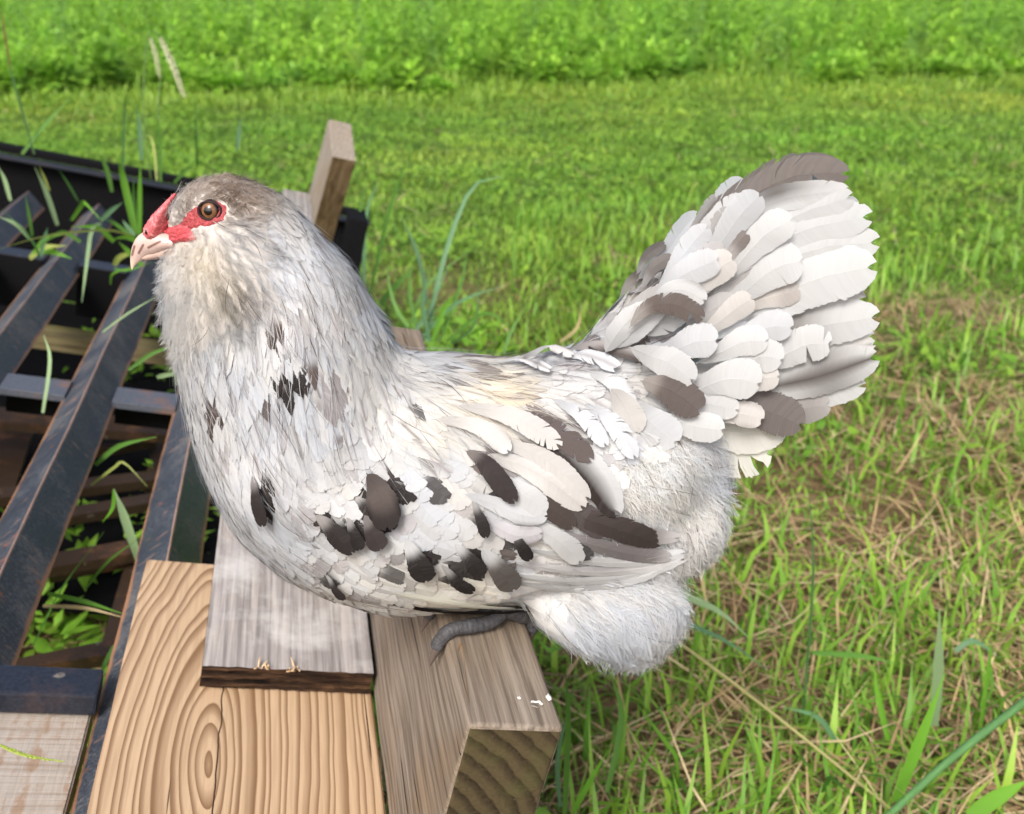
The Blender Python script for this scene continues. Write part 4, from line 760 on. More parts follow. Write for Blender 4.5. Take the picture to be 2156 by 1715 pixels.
# stains and tints: cream beard, tan back, brown cap ...; shade painted in under beard, behind muff
TI = [(430, 560, 60, (.70, .63, .48), .55), (480, 615, 40, (.40, .35, .23), .7), (500, 645, 52, (.15, .13, .085), 1.0), (545, 662, 38, (.24, .24, .24), .8), (598, 545, 24, (.40, .385, .38), .35), (588, 600, 26, (.40, .39, .38), .35), (430, 560, 40, (.62, .55, .40), .6), (440, 660, 50, (.66, .62, .52), .35), (470, 385, 66, (.36, .295, .245), 1.2), (415, 400, 48, (.38, .33, .29), 1.0), (540, 420, 46, (.28, .22, .175), 1.2), (398, 440, 26, (.22, .175, .145), 1.0), (485, 424, 40, (.16, .115, .085), 1.3), (575, 432, 34, (.22, .18, .15), .9),
      (600, 440, 60, (.62, .58, .54), .45), (640, 520, 50, (.60, .58, .57), .12), (690, 620, 60, (.62, .63, .65), .3), (1080, 830, 70, (.78, .66, .45), .55), (1000, 850, 70, (.82, .75, .60), .4), (900, 920, 60, (.84, .77, .62), .4), (820, 900, 60, (.84, .80, .72), .3), (600, 690, 70, (.64, .64, .67), .5), (800, 1240, 120, (.78, .77, .70), .35), (930, 1260, 90, (.80, .77, .66), .35), (430, 740, 50, (.76, .74, .70), .3), (1000, 1260, 60, (.80, .73, .56), .35), (1180, 840, 50, (.76, .70, .62), .35), (1420, 1020, 90, (.76, .77, .72), .3), (520, 1000, 90, (.76, .77, .80), .4), (700, 1060, 90, (.76, .78, .82), .3)]
def tint(uv):
    n = len(uv); cool = np.array([.475, .51, .56]); warm = np.array([.535, .535, .525]); t = np.clip(0.5 + 0.4 * fbm(uv[:, 0] / 90, uv[:, 1] / 90, 1.0) + 0.18 * rng.normal(0, 1, n), 0, 1)[:, None]
    b = (cool * (1 - t) + warm * t) * (0.96 + 0.06 * rng.random(n))[:, None]
    for (u, v, r, c, k) in TI:
        w = (np.exp(-((uv[:, 0] - u) ** 2 + (uv[:, 1] - v) ** 2) / r ** 2) * k * (0.6 + 0.6 * rng.random(n)))[:, None]; w = np.clip(w, 0, 1); b = b * (1 - w) + np.array(c) * w
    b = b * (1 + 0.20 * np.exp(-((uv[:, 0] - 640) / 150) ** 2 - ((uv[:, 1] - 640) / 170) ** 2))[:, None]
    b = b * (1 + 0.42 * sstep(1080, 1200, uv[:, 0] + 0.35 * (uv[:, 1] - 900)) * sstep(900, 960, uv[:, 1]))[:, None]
    b = b * (1 - 0.10 * np.clip(fbm(uv[:, 0] / 60, uv[:, 1] / 60, 1.0), -0.6, 1))[:, None]
    return np.clip(b, 0, 0.86)
def splash(uv):
    """how dark, and which tone, a feather is whose showing part lies at uv"""
    d = ((uv[:, None, 0] - SP[None, :, 0]) / SP[None, :, 2]) ** 2 + ((uv[:, None, 1] - SP[None, :, 1]) / SP[None, :, 3]) ** 2
    m = np.where(d < 1.05, SP[None, :, 4], 0); i = np.argmax(m, 1); return m[np.arange(len(uv)), i], SP[i, 5].astype(int), d[np.arange(len(uv)), i]

# ---- scatter the plumage over the body
tri = np.array([[p.vertices[0], p.vertices[k], p.vertices[k + 1]] for p in me.polygons for k in range(1, len(p.vertices) - 1)])
A, Bv, Cv = BV[tri[:, 0]], BV[tri[:, 1]], BV[tri[:, 2]]; nrm = np.cross(Bv - A, Cv - A); area = np.linalg.norm(nrm, axis=1) / 2; nrm = unit(nrm)
NS = 90000; ti = rng.choice(len(tri), NS, p=area / area.sum()); r1 = np.sqrt(rng.random(NS))[:, None]; r2 = rng.random(NS)[:, None]
pts = A[ti] * (1 - r1) + Bv[ti] * r1 * (1 - r2) + Cv[ti] * r1 * r2; pn = nrm[ti]
uv = hpx(pts); am, ty = amap(uv); sc = (pts - CAM) @ F_ / FPX
u_, v_ = uv[:, 0], uv[:, 1]
ok = ~(inpoly(u_, v_, EYEP) | inpoly(u_, v_, LOREP) | inpoly(u_, v_, CEREP) | inpoly(u_, v_, BEAKP))
far = pts[:, 1] > Y0 + 0.012
spac = am[:, 4] * sc * np.where(far, 1.45, 1.0)
# bristles and fluff grow densest
order = np.nonzero(ok)[0]; cell = 0.012; grid = {}; chosen = []
for i in order:
    p = pts[i]; k = (int(p[0] / cell), int(p[1] / cell), int(p[2] / cell)); good = True; rr = (spac[i] * 0.82) ** 2
    R = 1 if spac[i] < cell else 2
    for dx in range(-R, R + 1):
        for dy in range(-R, R + 1):
            for dz in range(-R, R + 1):
                for j in grid.get((k[0] + dx, k[1] + dy, k[2] + dz), ()):
                    q = pts[j]; 
                    if (p[0] - q[0]) ** 2 + (p[1] - q[1]) ** 2 + (p[2] - q[2]) ** 2 < rr: good = False; break
                if not good: break
            if not good: break
        if not good: break
    if good: chosen.append(i); grid.setdefault(k, []).append(i)
ch = np.array(chosen); print('body feathers', len(ch))
NP = 5
def lay(ids, Lm=1.0, lm=1.0):
    """shaft points of feathers following the skin"""
    Pn = np.zeros((len(ids), NP, 3)); Sd = np.zeros_like(Pn); Nm = np.zeros_like(Pn)
    for a, i in enumerate(ids):
        p = pts[i]; n = pn[i]; m = am[i]; ang = math.atan2(m[1], m[0]) + random.gauss(0, 0.10 if ty[i] == 0 else 0.15 if ty[i] == 1 else 0.16 if ty[i] == 4 else 0.30)
        d = math.cos(ang) * X_ - math.sin(ang) * U_ + 0.0 * F_
        if p[1] > Y0: d = d * np.array([1, -1, 1])
        L = Lm * m[2] * sc[i] * random.uniform(0.82, 1.15) * (1.18 if ty[i] == 1 else 1.4 if ty[i] == 4 else 1.15 if ty[i] == 2 else 1.0); lift = lm * m[5] * sc[i] * (0.5 if ty[i] in (1, 4) else 0.75 if ty[i] == 0 else 0.9) * random.uniform(0.7, 1.3); q = p.copy()
        q = q - unit(d - n * (d @ n)) * L * 0.18
        for k in range(NP):
            l, nn = snap(q); nn = nn if k == 0 or nn @ n > 0 else n; n = unit(nn * 0.6 + n * 0.4) if k else nn
            h = 0.0006 + lift * (k / (NP - 1)) ** 1.25; Pn[a, k] = l + n * h; Nm[a, k] = n
            t = unit(d - n * (d @ n)); Sd[a, k] = np.cross(n, t); q = l + t * L / (NP - 1)
            if k == 0: t0 = t
        if ty[i] in (2, 3):                                               # fluff: the plume leaves the skin straight, a little curled
            bend = random.uniform(-0.25, 0.25); 
            for k in range(NP):
                s = k / (NP - 1); Pn[a, k] += Sd[a, 0] * (L * bend * s * s)
    # normals follow the lifted shaft
    T = unit(np.gradient(Pn, axis=1)); Nm = unit(Nm - T * (Nm * T).sum(2, keepdims=True)); Sd = np.cross(Nm, T); return Pn, Sd, Nm
# (type, barbs per side, profile, strip width factor, jitter, sweep, droop, split)
TY = {0: (18, 0, 1.0, 0.00009, 0.20, 0.16, 0.030, 0.08, 0.04), 1: (18, 1, 0.95, 0.00012, 0.28, 0.25, 0.035, 0.07, 0.05), 2: (20, 1, 0.27, 0.0013, 0.45, 0.05, 0.12, 0.10, 0.25), 3: (8, 1, 0.5, 0.0003, 0.34, 0.2, 0.05, 0.12, 0.15), 4: (18, 1, 0.95, 0.00010, 0.28, 0.22, 0.035, 0.06, 0.06)}
ty = np.where((ty == 0) & (u_ + 0.45 * (v_ - 900) < 690 + rng.normal(0, 25, len(ty))), 4, ty)
plum = Bag(); fluff = Bag(); indiv = []
for k, (nb, pk, wf, jit, adv, dr, spl, brs, rg) in TY.items():
    ids = ch[ty[ch] == k]
    if not len(ids): continue
    Pn, Sd, Nm = lay(ids); vis = hpx(Pn[:, 3]); m, tn, dd = splash(vis); n = len(ids); base = tint(vis)
    W = am[ids, 3] * sc[ids] * rng.uniform(0.85, 1.15, n) * (1.3 if k in (1, 4) else 1.55 if k == 2 else 1.3 if k == 3 else 1.0)
    dark = TONE[tn] * rng.uniform(0.75, 1.35, n)[:, None]
    fleck = (rng.random(n) < {1: 0.24, 4: 0.14}.get(k, 0.10)) & (m == 0)
    streak = np.where(fleck, rng.uniform(0.35, 0.85, n), 0); dark[fleck] = TONE[np.where(rng.random(fleck.sum()) < 0.5, 1, 2)]
    edge = np.where((rng.random(n) < (0.16 if k in (0, 1, 4) else 0.05)) & (m == 0) & ~fleck, rng.uniform(0.2, 0.6, n), 0); dark[edge > 0] = TONE[2]
    mot = (m == 0) & ~fleck & (rng.random(n) < (0.09 if k in (0, 1) else 0.0)); dark[mot] = TONE[rng.integers(1, 3, mot.sum())] * 1.3
    col = dict(base=base, dark=dark, tip=m, mid=np.where(mot, rng.uniform(0.3, 0.8, n), 0), midc=rng.uniform(0.5, 0.9, n), s0=rng.uniform(0.32, 0.55, n), streak=streak, edge=edge, gbase=0.25 if k in (2, 3) else 0.5, dside=np.where(((m > 0) & (rng.random(n) < 0.18)) | mot, rng.choice([-1, 1], n), 0))
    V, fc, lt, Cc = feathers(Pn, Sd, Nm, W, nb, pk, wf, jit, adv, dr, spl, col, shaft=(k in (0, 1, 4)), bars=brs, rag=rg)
    if k in (0, 1, 4):
        near = (Pn[:, 2, 1] < Y0 - 0.015) & (k == 0) & (vis[:, 0] > 640)
        size = W * am[ids, 2]; o = np.argsort(-(size * near)); pick = o[:170] if k == 0 else o[:0]; pick = pick[near[pick]] if len(pick) else pick
        rest = np.ones(n, bool); rest[pick] = False
        for a in pick: indiv.append((V[a], fc, lt, Cc[a], m[a]))
        plum.add(V[rest], fc, lt, Cc[rest])
    else: fluff.add(V, fc, lt, Cc)
# stray fine barbs lying over everything, pale or dark
wing_zone = (u_ > 640) & (v_ > 1000 - 0.16 * (u_ - 640)) & (u_ < 1300) & (v_ < 1290)
ids = rng.choice(np.nonzero(ok & (pts[:, 1] < Y0 + 0.02) & ~wing_zone & (rng.random(NS) < np.where(v_ + 0.5 * (u_ - 500) > 760, 0.55, 1)))[0], 2600, replace=False); Pn, Sd, Nm = lay(ids); n = len(ids)
Pn = Pn + Nm * (0.0008 + 0.0018 * rng.random((n, 1, 1)))
Pn[:, 1:] += Sd[:, 1:] * (rng.normal(0, 0.0035, (n, 1, 1)) * (np.linspace(0.25, 1, NP - 1) ** 2)[None, :, None])
hw = (0.00008 + 0.00008 * rng.random((n, 1, 1))) * np.array([0.7, 1, 1, 0.7, 0.15])[None, :, None]
V = np.stack([Pn - Sd * hw, Pn + Sd * hw], 2).reshape(n, NP * 2, 3); fc = np.concatenate([np.array([0, 1, 3, 2]) + 2 * i for i in range(NP - 1)])
vis = hpx(Pn[:, 2]); bc = tint(vis) * 1.04; dkm = rng.random(n) < np.where(am[ids, 6 - 6] >= 0, np.where(vis[:, 0] < 820, 0.20, 0.12), 0); bc[dkm] = TONE[rng.integers(1, 3, dkm.sum())] * rng.uniform(0.8, 1.8, (dkm.sum(), 1))
fluff.add(V, fc, np.full(NP - 1, 4), np.repeat(np.clip(bc, 0, 0.86)[:, None], NP * 2, 1))
cand = np.nonzero(ok & (ty == 2) & (u_ > 1150) & (v_ > 900))[0]; ids = rng.choice(cand, min(2600, len(cand)), replace=False); Pn, Sd, Nm = lay(ids, 1.35, 1.9); n = len(ids)
Pn[:, 1:] += Sd[:, 1:] * (rng.normal(0, 0.004, (n, 1, 1)) * (np.linspace(0.25, 1, NP - 1) ** 2)[None, :, None])
hw = (0.00010 + 0.00012 * rng.random((n, 1, 1))) * np.array([0.8, 1, 0.9, 0.55, 0.1])[None, :, None]
V = np.stack([Pn - Sd * hw, Pn + Sd * hw], 2).reshape(n, NP * 2, 3); bc = tint(hpx(Pn[:, 2]))
fluff.add(V, fc, np.full(NP - 1, 4), np.repeat(np.clip(bc, 0, 0.86)[:, None], NP * 2, 1))
def dark_label(o, m):
    if m > 0.7: o['label'] = 'feather with dark splashed tip'
for V, fc, lt, C, m in indiv: dark_label(hpart('body_feather', V, fc, lt, M['feather'], C, smooth=False), m)

# ---- long feathers placed one by one
WH = (.695, .715, .73); CW = (.67, .70, .735); WW = (.69, .685, .675); GY = (.50, .495, .50)
def long_feather(name, px, W, base=WH, nb=46, off=None, off0=0.0, layer=0, kind=2, roll=0.0, mirror=False, hug=False, droop=0.12, split=0.005, asym=0.5, jit=0.00009, **mark):
    """a feather along picture points: in the tail it lies off the middle plane, on the wing it lies on the body"""
    N = 9; pp = catmull(px, N); P = np.zeros((N, 3)); n = np.zeros((N, 3)); last = None
    for i, (u, v) in enumerate(pp):
        t = i / (N - 1)
        if hug:
            l, nn = hit(u, v)
            if l is None:
                dpt = (last - CAM) @ F_ if last is not None else Y0; l = at(u, v, dpt); nn = np.array([0, -1.0, 0.2]) if last is None else ln
            last = l; ln = nn; P[i] = l + nn * (0.0010 + (0.0006 + layer * 0.00034 + (off or 0.0010)) * sstep(0.0, 0.55, t) + 0.0006 * t); n[i] = nn
        else:
            r = ray(u, v); yo = Y0 - (off0 + ((off if off is not None else off0) - off0) * t); P[i] = CAM + r * (yo / r[1]); n[i] = (0.0, -1.0, 0.15)
    if hug:
        for _ in range(2): n[1:-1] = unit(n[:-2] + 2 * n[1:-1] + n[2:]); P[1:-1] = 0.25 * P[:-2] + 0.5 * P[1:-1] + 0.25 * P[2:]
    T = unit(np.gradient(P, axis=0)); n = unit(n - T * (n * T).sum(1, keepdims=True)); sd = np.cross(n, T); cr, sr = math.cos(roll), math.sin(roll)
    sd2 = sd * cr + n * sr; n2 = np.cross(T, sd2); n2 = n2 if (n2 * n).sum() > 0 else -n2
    Wm = W / FPX * ((P - CAM) @ F_).mean()
    dk = TONE[mark.pop('tone', 1)] * random.uniform(0.85, 1.2)
    if 'dk' in mark: dk = np.array(mark.pop('dk'))
    mark.setdefault('gbase', 0.7)
    col = dict(base=np.array([base]) * random.uniform(0.95, 1.03), dark=dk[None], **mark)
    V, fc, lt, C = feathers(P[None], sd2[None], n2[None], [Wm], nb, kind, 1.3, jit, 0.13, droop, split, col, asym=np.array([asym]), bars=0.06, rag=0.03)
    o = hpart(name, V[0], fc, lt, M['vane'], C[0], smooth=False)
    if mark.get('tip', 0) > .6 or mark.get('streak', 0) > .6 or mark.get('mid', 0) > .6: o['label'] = 'feather with dark grey-brown markings'
    if mirror:
        V2 = V[0].copy(); V2[:, 1] = 2 * Y0 - V2[:, 1]; hpart(name, V2, fc, lt, M['vane'], C[0], smooth=False)
    return o
z5 = lambda L: [(1347.5 + x * .393, 294.8 + y * .393) for x, y in L]
MAUVE = (.20, .175, .165)
# main tail feathers, far to near
tf = lambda L, W, o0, o1, **k: long_feather('tail_feather', z5(L), W * 1.22 * .393 / 2, off0=o0, off=o1, mirror=True, nb=60, **k)
tf([(250, 1180), (560, 850), (850, 620), (1150, 450)], 200, .003, .004, base=WH)
tf([(250, 1200), (600, 1000), (900, 900), (1190, 860)], 190, .003, .004, base=GY)
tf([(300, 1300), (600, 1180), (900, 1120), (1230, 1060)], 200, .003, .004, base=WH)
tf([(220, 900), (370, 500), (600, 300), (840, 190), (1095, 180)], 160, .004, .004, base=(.62, .60, .59), tip=.95, s0=.22, dk=(.24, .215, .205), gbase=.2, split=.03, roll=.15)
tf([(260, 900), (450, 520), (720, 330), (1085, 268)], 118, .006, .007, base=WH, mid=.85, midc=.68, dside=1, dk=(.10, .09, .085))
tf([(280, 1000), (520, 600), (850, 400), (1128, 310)], 150, .006, .008, base=WH)
tf([(300, 1050), (560, 680), (860, 490), (1222, 410)], 180, .007, .009, base=WH)
tf([(320, 1080), (600, 780), (920, 590), (1264, 550)], 175, .008, .010, base=WH)
tf([(330, 1120), (560, 960), (900, 760), (1245, 680)], 240, .010, .014, base=WH, roll=-.1)
tf([(360, 1180), (640, 1040), (900, 930), (1180, 855)], 90, .008, .009, base=(.7, .69, .68), mid=.6, midc=.6, dk=(.3, .28, .28), split=.05)
tf([(380, 1200), (640, 1080), (950, 1000), (1266, 950)], 195, .010, .013, base=WH, mid=.85, midc=.52, dk=(.23, .215, .21))
tf([(400, 1260), (650, 1180), (950, 1130), (1238, 1095)], 120, .009, .011, base=(.74, .74, .73), streak=.4, dk=(.4, .38, .38))
tf([(380, 1340), (650, 1330), (950, 1270), (1257, 1165)], 190, .012, .015, base=WH, streak=.95, s0=.5, mid=.55, midc=.72, dk=(.11, .095, .09))
tf([(380, 1370), (620, 1370), (900, 1360), (1190, 1320)], 150, .011, .012, base=WH)
tf([(350, 1390), (600, 1420), (830, 1440), (1010, 1420)], 150, .012, .014, base=GY, mid=.4, midc=.8, dk=MAUVE)
tf([(300, 1380), (520, 1420), (700, 1460), (860, 1530)], 185, .014, .018, base=(.5, .48, .48), tip=.95, s0=.35, dk=(.19, .17, .165))
tf([(150, 1450), (380, 1540), (570, 1570), (770, 1530)], 210, .010, .012, base=(.80, .81, .78))
tf([(100, 1500), (330, 1640), (520, 1690), (690, 1680)], 220, .008, .010, base=(.78, .79, .75), split=.04)
# tail coverts, the nearest last
tc = lambda L, W, o0, o1, **k: long_feather('tail_covert', z5(L), W * 1.2 * .393 / 2, off0=.012 + (o0 - .012) * .78, off=.012 + (o0 + (o1 - o0) * .3 - .012) * .78, nb=44, mirror=True, **k)
tc([(10, 800), (70, 690), (170, 625)], 60, .010, .010, base=GY, tip=.8, s0=.3, dk=(.17, .15, .14))
tc([(60, 900), (180, 700), (270, 570), (360, 470)], 110, .012, .014, base=CW)
tc([(180, 860), (300, 640), (400, 500), (470, 370)], 90, .012, .014, base=GY, streak=.5, dk=(.25, .23, .23))
tc([(300, 760), (430, 560), (540, 400), (640, 300)], 150, .013, .019, base=CW, roll=.1)
tc([(330, 800), (460, 640), (520, 560), (570, 500)], 80, .013, .017, base=(.5, .48, .48), tip=.7, s0=.6, dk=MAUVE)
tc([(380, 860), (540, 650), (680, 500), (812, 430)], 160, .013, .019, base=WH)
tc([(430, 930), (600, 780), (740, 680), (865, 650)], 185, .014, .021, base=WH, roll=-.1)
tc([(450, 960), (640, 860), (760, 830), (850, 800)], 120, .013, .018, base=(.7, .68, .66), tip=.4, s0=.6, dk=(.35, .33, .32))
tc([(180, 960), (300, 800), (400, 700), (500, 640)], 150, .018, .022, base=WW)
tc([(60, 900), (180, 760), (300, 690), (420, 640)], 140, .020, .024, base=CW)
tc([(40, 900), (140, 815), (240, 805), (345, 860)], 100, .022, .026, base=WH, edge=.5, dk=MAUVE)
tc([(-60, 1010), (40, 900), (180, 880), (330, 950)], 105, .024, .030, base=(.55, .52, .5), tip=.95, s0=.3, dk=(.16, .135, .125), split=.04)
tc([(300, 1060), (420, 980), (520, 900), (600, 850)], 120, .018, .022, base=WW)
tc([(400, 1130), (560, 1060), (700, 1000), (812, 1010)], 140, .019, .022, base=CW)
tc([(300, 1200), (450, 1130), (560, 1080), (680, 1080)], 140, .022, .026, base=WH)
tc([(560, 1230), (740, 1170), (880, 1100), (1020, 1090)], 170, .016, .020, base=WH, split=.03)
tc([(60, 1150), (180, 1130), (300, 1080), (412, 1080)], 160, .026, .032, base=CW, tip=0, mid=.55, midc=.3, dk=(.35, .34, .37))
tc([(420, 1260), (560, 1200), (660, 1160), (758, 1180)], 150, .022, .025, base=WH, mid=.3, midc=.5, dk=(.35, .33, .33))
tc([(420, 1380), (560, 1320), (660, 1280), (740, 1270)], 120, .022, .025, base=WW)
tc([(240, 1380), (400, 1300), (520, 1280), (636, 1310)], 190, .026, .031, base=WH)
tc([(-60, 1110), (60, 1160), (160, 1200), (280, 1290)], 150, .032, .036, base=WH)
tc([(330, 1500), (450, 1470), (560, 1470), (655, 1500)], 120, .024, .027, base=(.76, .75, .74), edge=.4, dk=(.3, .28, .28))
tc([(150, 1420), (280, 1400), (400, 1420), (520, 1450)], 120, .027, .030, base=WH)
tc([(0, 1290), (110, 1320), (210, 1370), (320, 1455)], 160, .034, .039, base=(.5, .47, .45), tip=.95, s0=.3, dk=(.155, .13, .125))
tc([(60, 1520), (200, 1510), (320, 1540), (445, 1555)], 140, .032, .035, base=WH)
tc([(-60, 1400), (20, 1480), (100, 1550), (190, 1625)], 170, .036, .039, base=CW)
tc([(-160, 1330), (-100, 1400), (-60, 1480), (-20, 1570)], 140, .038, .042, base=WW)
# soft loose coverts filling in between
def soft_covert(u, v, L, W, **k):
    d = np.array([u - 1170, v - 850.0]); d /= np.hypot(*d); nrm2 = np.array([-d[1], d[0]]); cv = random.gauss(0, .10) * L
    P2 = [(u - d[0] * L * .5, v - d[1] * L * .5), (u + nrm2[0] * cv, v + nrm2[1] * cv), (u + d[0] * L * .5, v + d[1] * L * .5)]
    yo = .0115 + .010 * min(1, max(0, (1690 - u) / 340)) - random.uniform(.003, .006)
    r = random.random(); base = WH if r < .5 else CW if r < .75 else (.56, .56, .57) if r < .95 else GY
    long_feather('tail_covert', P2, W, base=base, nb=26, off0=yo, off=yo + .0008, kind=0, split=.02, droop=.12, jit=.00015, gbase=.8, mid=.5 if random.random() < .25 else 0, midc=random.uniform(.3, .8), dk=(.30, .28, .28), **k)
TB = [(1290, 690), (1400, 570), (1500, 440), (1600, 470), (1700, 640), (1700, 800), (1620, 880), (1500, 900), (1400, 820), (1300, 780)]
kk = 0
while kk < 24:
    u, v = random.uniform(1280, 1710), random.uniform(430, 900)
    if inpoly(np.array([u]), np.array([v]), TB)[0]: soft_covert(u, v, random.uniform(120, 170), random.uniform(22, 30)); kk += 1
# wing: secondaries, primaries and tertials lying on the body
w4 = lambda L: [z4(*p) for p in L]
def wf(L, W, layer, **k): return long_feather('wing_feather', w4(L), W * .4687 / 2, hug=True, layer=layer, nb=44, **k)
wf([(560, 880), (800, 925), (1050, 935), (1310, 935)], 75, 0, base=(.06, .05, .05), tip=1, s0=.1, tone=0, dk=(.012, .011, .012))
wf([(480, 820), (800, 870), (1050, 905), (1300, 918)], 62, 1, base=(.80, .81, .74))
wf([(1150, 800), (1400, 822), (1650, 800), (1850, 750)], 75, 7, base=WH, mid=.5, midc=.6, dk=(.3, .29, .3))
wf([(1150, 770), (1400, 790), (1700, 765), (1930, 712)], 70, 8, base=WH, streak=.2, dk=(.25, .24, .25))
wf([(1200, 720), (1450, 740), (1750, 730), (1965, 690)], 75, 9, base=(.76, .77, .79), mid=.5, midc=.55, dside=1, dk=(.28, .26, .27))
wf([(1250, 660), (1500, 690), (1780, 695), (1960, 665)], 72, 10, base=WH, edge=.2, dk=(.3, .29, .3))
wf([(1250, 560), (1500, 600), (1720, 650), (1900, 680)], 90, 11, base=(.6, .59, .6), tip=.85, s0=.3, dk=(.21, .195, .20), wtip=.6, wt0=.93)
wf([(1350, 490), (1560, 520), (1740, 560), (1925, 590)], 85, 12, base=(.75, .74, .75), mid=.7, midc=.75, dk=(.2, .18, .18))
wf([(1300, 480), (1500, 500), (1680, 540), (1850, 600)], 125, 13, base=(.3, .27, .26), tip=.97, s0=.2, dk=(.085, .07, .068))
wf([(1250, 590), (1380, 600), (1470, 640), (1560, 670)], 90, 7, base=WH, tip=.9, s0=.62, tone=0)
wf([(1200, 520), (1350, 560), (1450, 620), (1510, 690)], 110, 8, base=WH)
wf([(1250, 430), (1400, 450), (1520, 490), (1620, 570)], 125, 8, base=(.3, .28, .28), tip=.95, s0=.2, dk=(.12, .105, .105))
wf([(1150, 430), (1280, 440), (1390, 470), (1478, 540)], 100, 9, base=(.3, .27, .26), tip=.95, s0=.2, dk=(.085, .068, .062))
wf([(1040, 520), (1160, 560), (1250, 590), (1340, 570)], 95, 8, base=(.62, .62, .66), edge=.4, dk=MAUVE)
wf([(1000, 420), (1130, 450), (1260, 500), (1362, 500)], 100, 9, base=CW, edge=.5, dk=(.2, .18, .19))
wf([(1050, 340), (1180, 370), (1290, 420), (1355, 480)], 110, 10, base=WH)
wf([(1080, 250), (1250, 290), (1400, 360), (1520, 455)], 120, 10, base=WW, streak=.25, dk=(.5, .48, .47))
wf([(1120, 180), (1280, 230), (1420, 300), (1540, 420)], 100, 11, base=WW, mid=.25, midc=.5, dk=(.4, .38, .37))
wf([(1200, 130), (1380, 170), (1560, 290), (1668, 475)], 150, 12, base=WH, tip=.98, s0=.25, dside=-1, asym=.5, dk=(.045, .036, .034))
wf([(1150, 60), (1280, 90), (1430, 160), (1560, 260)], 110, 12, base=(.5, .46, .44), tip=.9, s0=.25, dk=(.10, .078, .075), split=.04)
wf([(950, 30), (1130, 60), (1290, 120), (1425, 215)], 105, 13, base=WW, split=.04)
wf([(860, 90), (1020, 110), (1130, 160), (1200, 240)], 90, 11, base=WW, edge=.3, dk=(.3, .27, .25))
wf([(1400, 0), (1490, 50), (1560, 110), (1630, 205)], 80, 13, base=CW, split=.03)
wf([(1530, 20), (1620, 70), (1690, 140), (1745, 240)], 95, 14, base=CW, split=.03)
# dark-edged saddle feathers where the back meets the tail
wf([z for z in [(1470, -215), (1570, -238), (1690, -228), (1800, -190)]], 62, 12, base=(.42, .40, .40), tip=.9, s0=.45, dside=-1, dk=(.10, .085, .08), split=.03)
wf([(1400, -180), (1520, -190), (1620, -170), (1700, -130)], 70, 12, base=CW, streak=.5, dk=(.30, .28, .29), split=.03)
wf([(1240, -190), (1340, -195), (1430, -185), (1500, -160)], 50, 11, base=WW, edge=.6, dk=(.22, .19, .18), split=.03)
wf([(1120, -150), (1230, -150), (1320, -130), (1400, -95)], 50, 11, base=WH, streak=.6, dk=(.20, .17, .16), split=.03)
wf([(1560, -120), (1640, -80), (1700, -30), (1740, 40)], 90, 13, base=WH, edge=.4, dk=(.25, .23, .23), split=.03)
# small coverts of the marked bend of the wing
for (L, W, ly, kw) in [([(570, 330), (620, 380), (650, 440), (680, 555)], 150, 9, dict(base=(.12, .10, .095), edge=1.0, tip=.8, s0=.8, dk=(.018, .016, .016))), ([(60, 330), (90, 400), (115, 460), (135, 525)], 70, 6, dict(base=(.4, .38, .38), tip=1, s0=.25, dk=(.04, .034, .034))),
                        ([(330, 510), (400, 545), (460, 590), (535, 650)], 105, 7, dict(base=(.5, .48, .47), tip=1, s0=.3, tone=0)), ([(480, 520), (520, 560), (550, 600), (570, 640)], 75, 8, dict(base=GY, tip=1, s0=.3, tone=0)), ([(560, 510), (600, 560), (630, 600), (655, 640)], 105, 8, dict(base=(.3, .28, .28), tip=1, s0=.3, dk=(.05, .042, .042))),
                        ([(740, 620), (780, 670), (810, 710), (835, 762)], 115, 6, dict(base=WH, tip=1, s0=.35, tone=0)), ([(960, 640), (1010, 670), (1050, 700), (1075, 740)], 85, 6, dict(base=WH, tip=1, s0=.3, tone=0)), ([(900, 730), (950, 760), (990, 790), (1045, 812)], 70, 5, dict(base=GY, tip=1, s0=.3, tone=0)),
                        ([(1080, 660), (1130, 700), (1180, 750), (1215, 805)], 120, 6, dict(base=WH, tip=.95, s0=.35, dk=(.09, .078, .072))), ([(1010, 230), (1080, 270), (1130, 330), (1220, 425)], 95, 12, dict(base=(.3, .27, .26), tip=1, s0=.3, dk=(.05, .042, .042))), ([(1040, 440), (1065, 490), (1085, 530), (1095, 585)], 55, 8, dict(base=GY, tip=1, s0=.3, tone=0)),
                        ([(380, 770), (430, 800), (460, 830), (490, 850)], 50, 4, dict(base=GY, tip=1, s0=.3, tone=0)), ([(1210, 560), (1240, 600), (1260, 630), (1285, 665)], 60, 9, dict(base=GY, tip=1, s0=.3, tone=0))]:
    long_feather('wing_covert', w4(L), W * .4687 / 2, hug=True, layer=ly, nb=32, off=.003, **kw)
plum.build('plumage'); fluff.build('down')
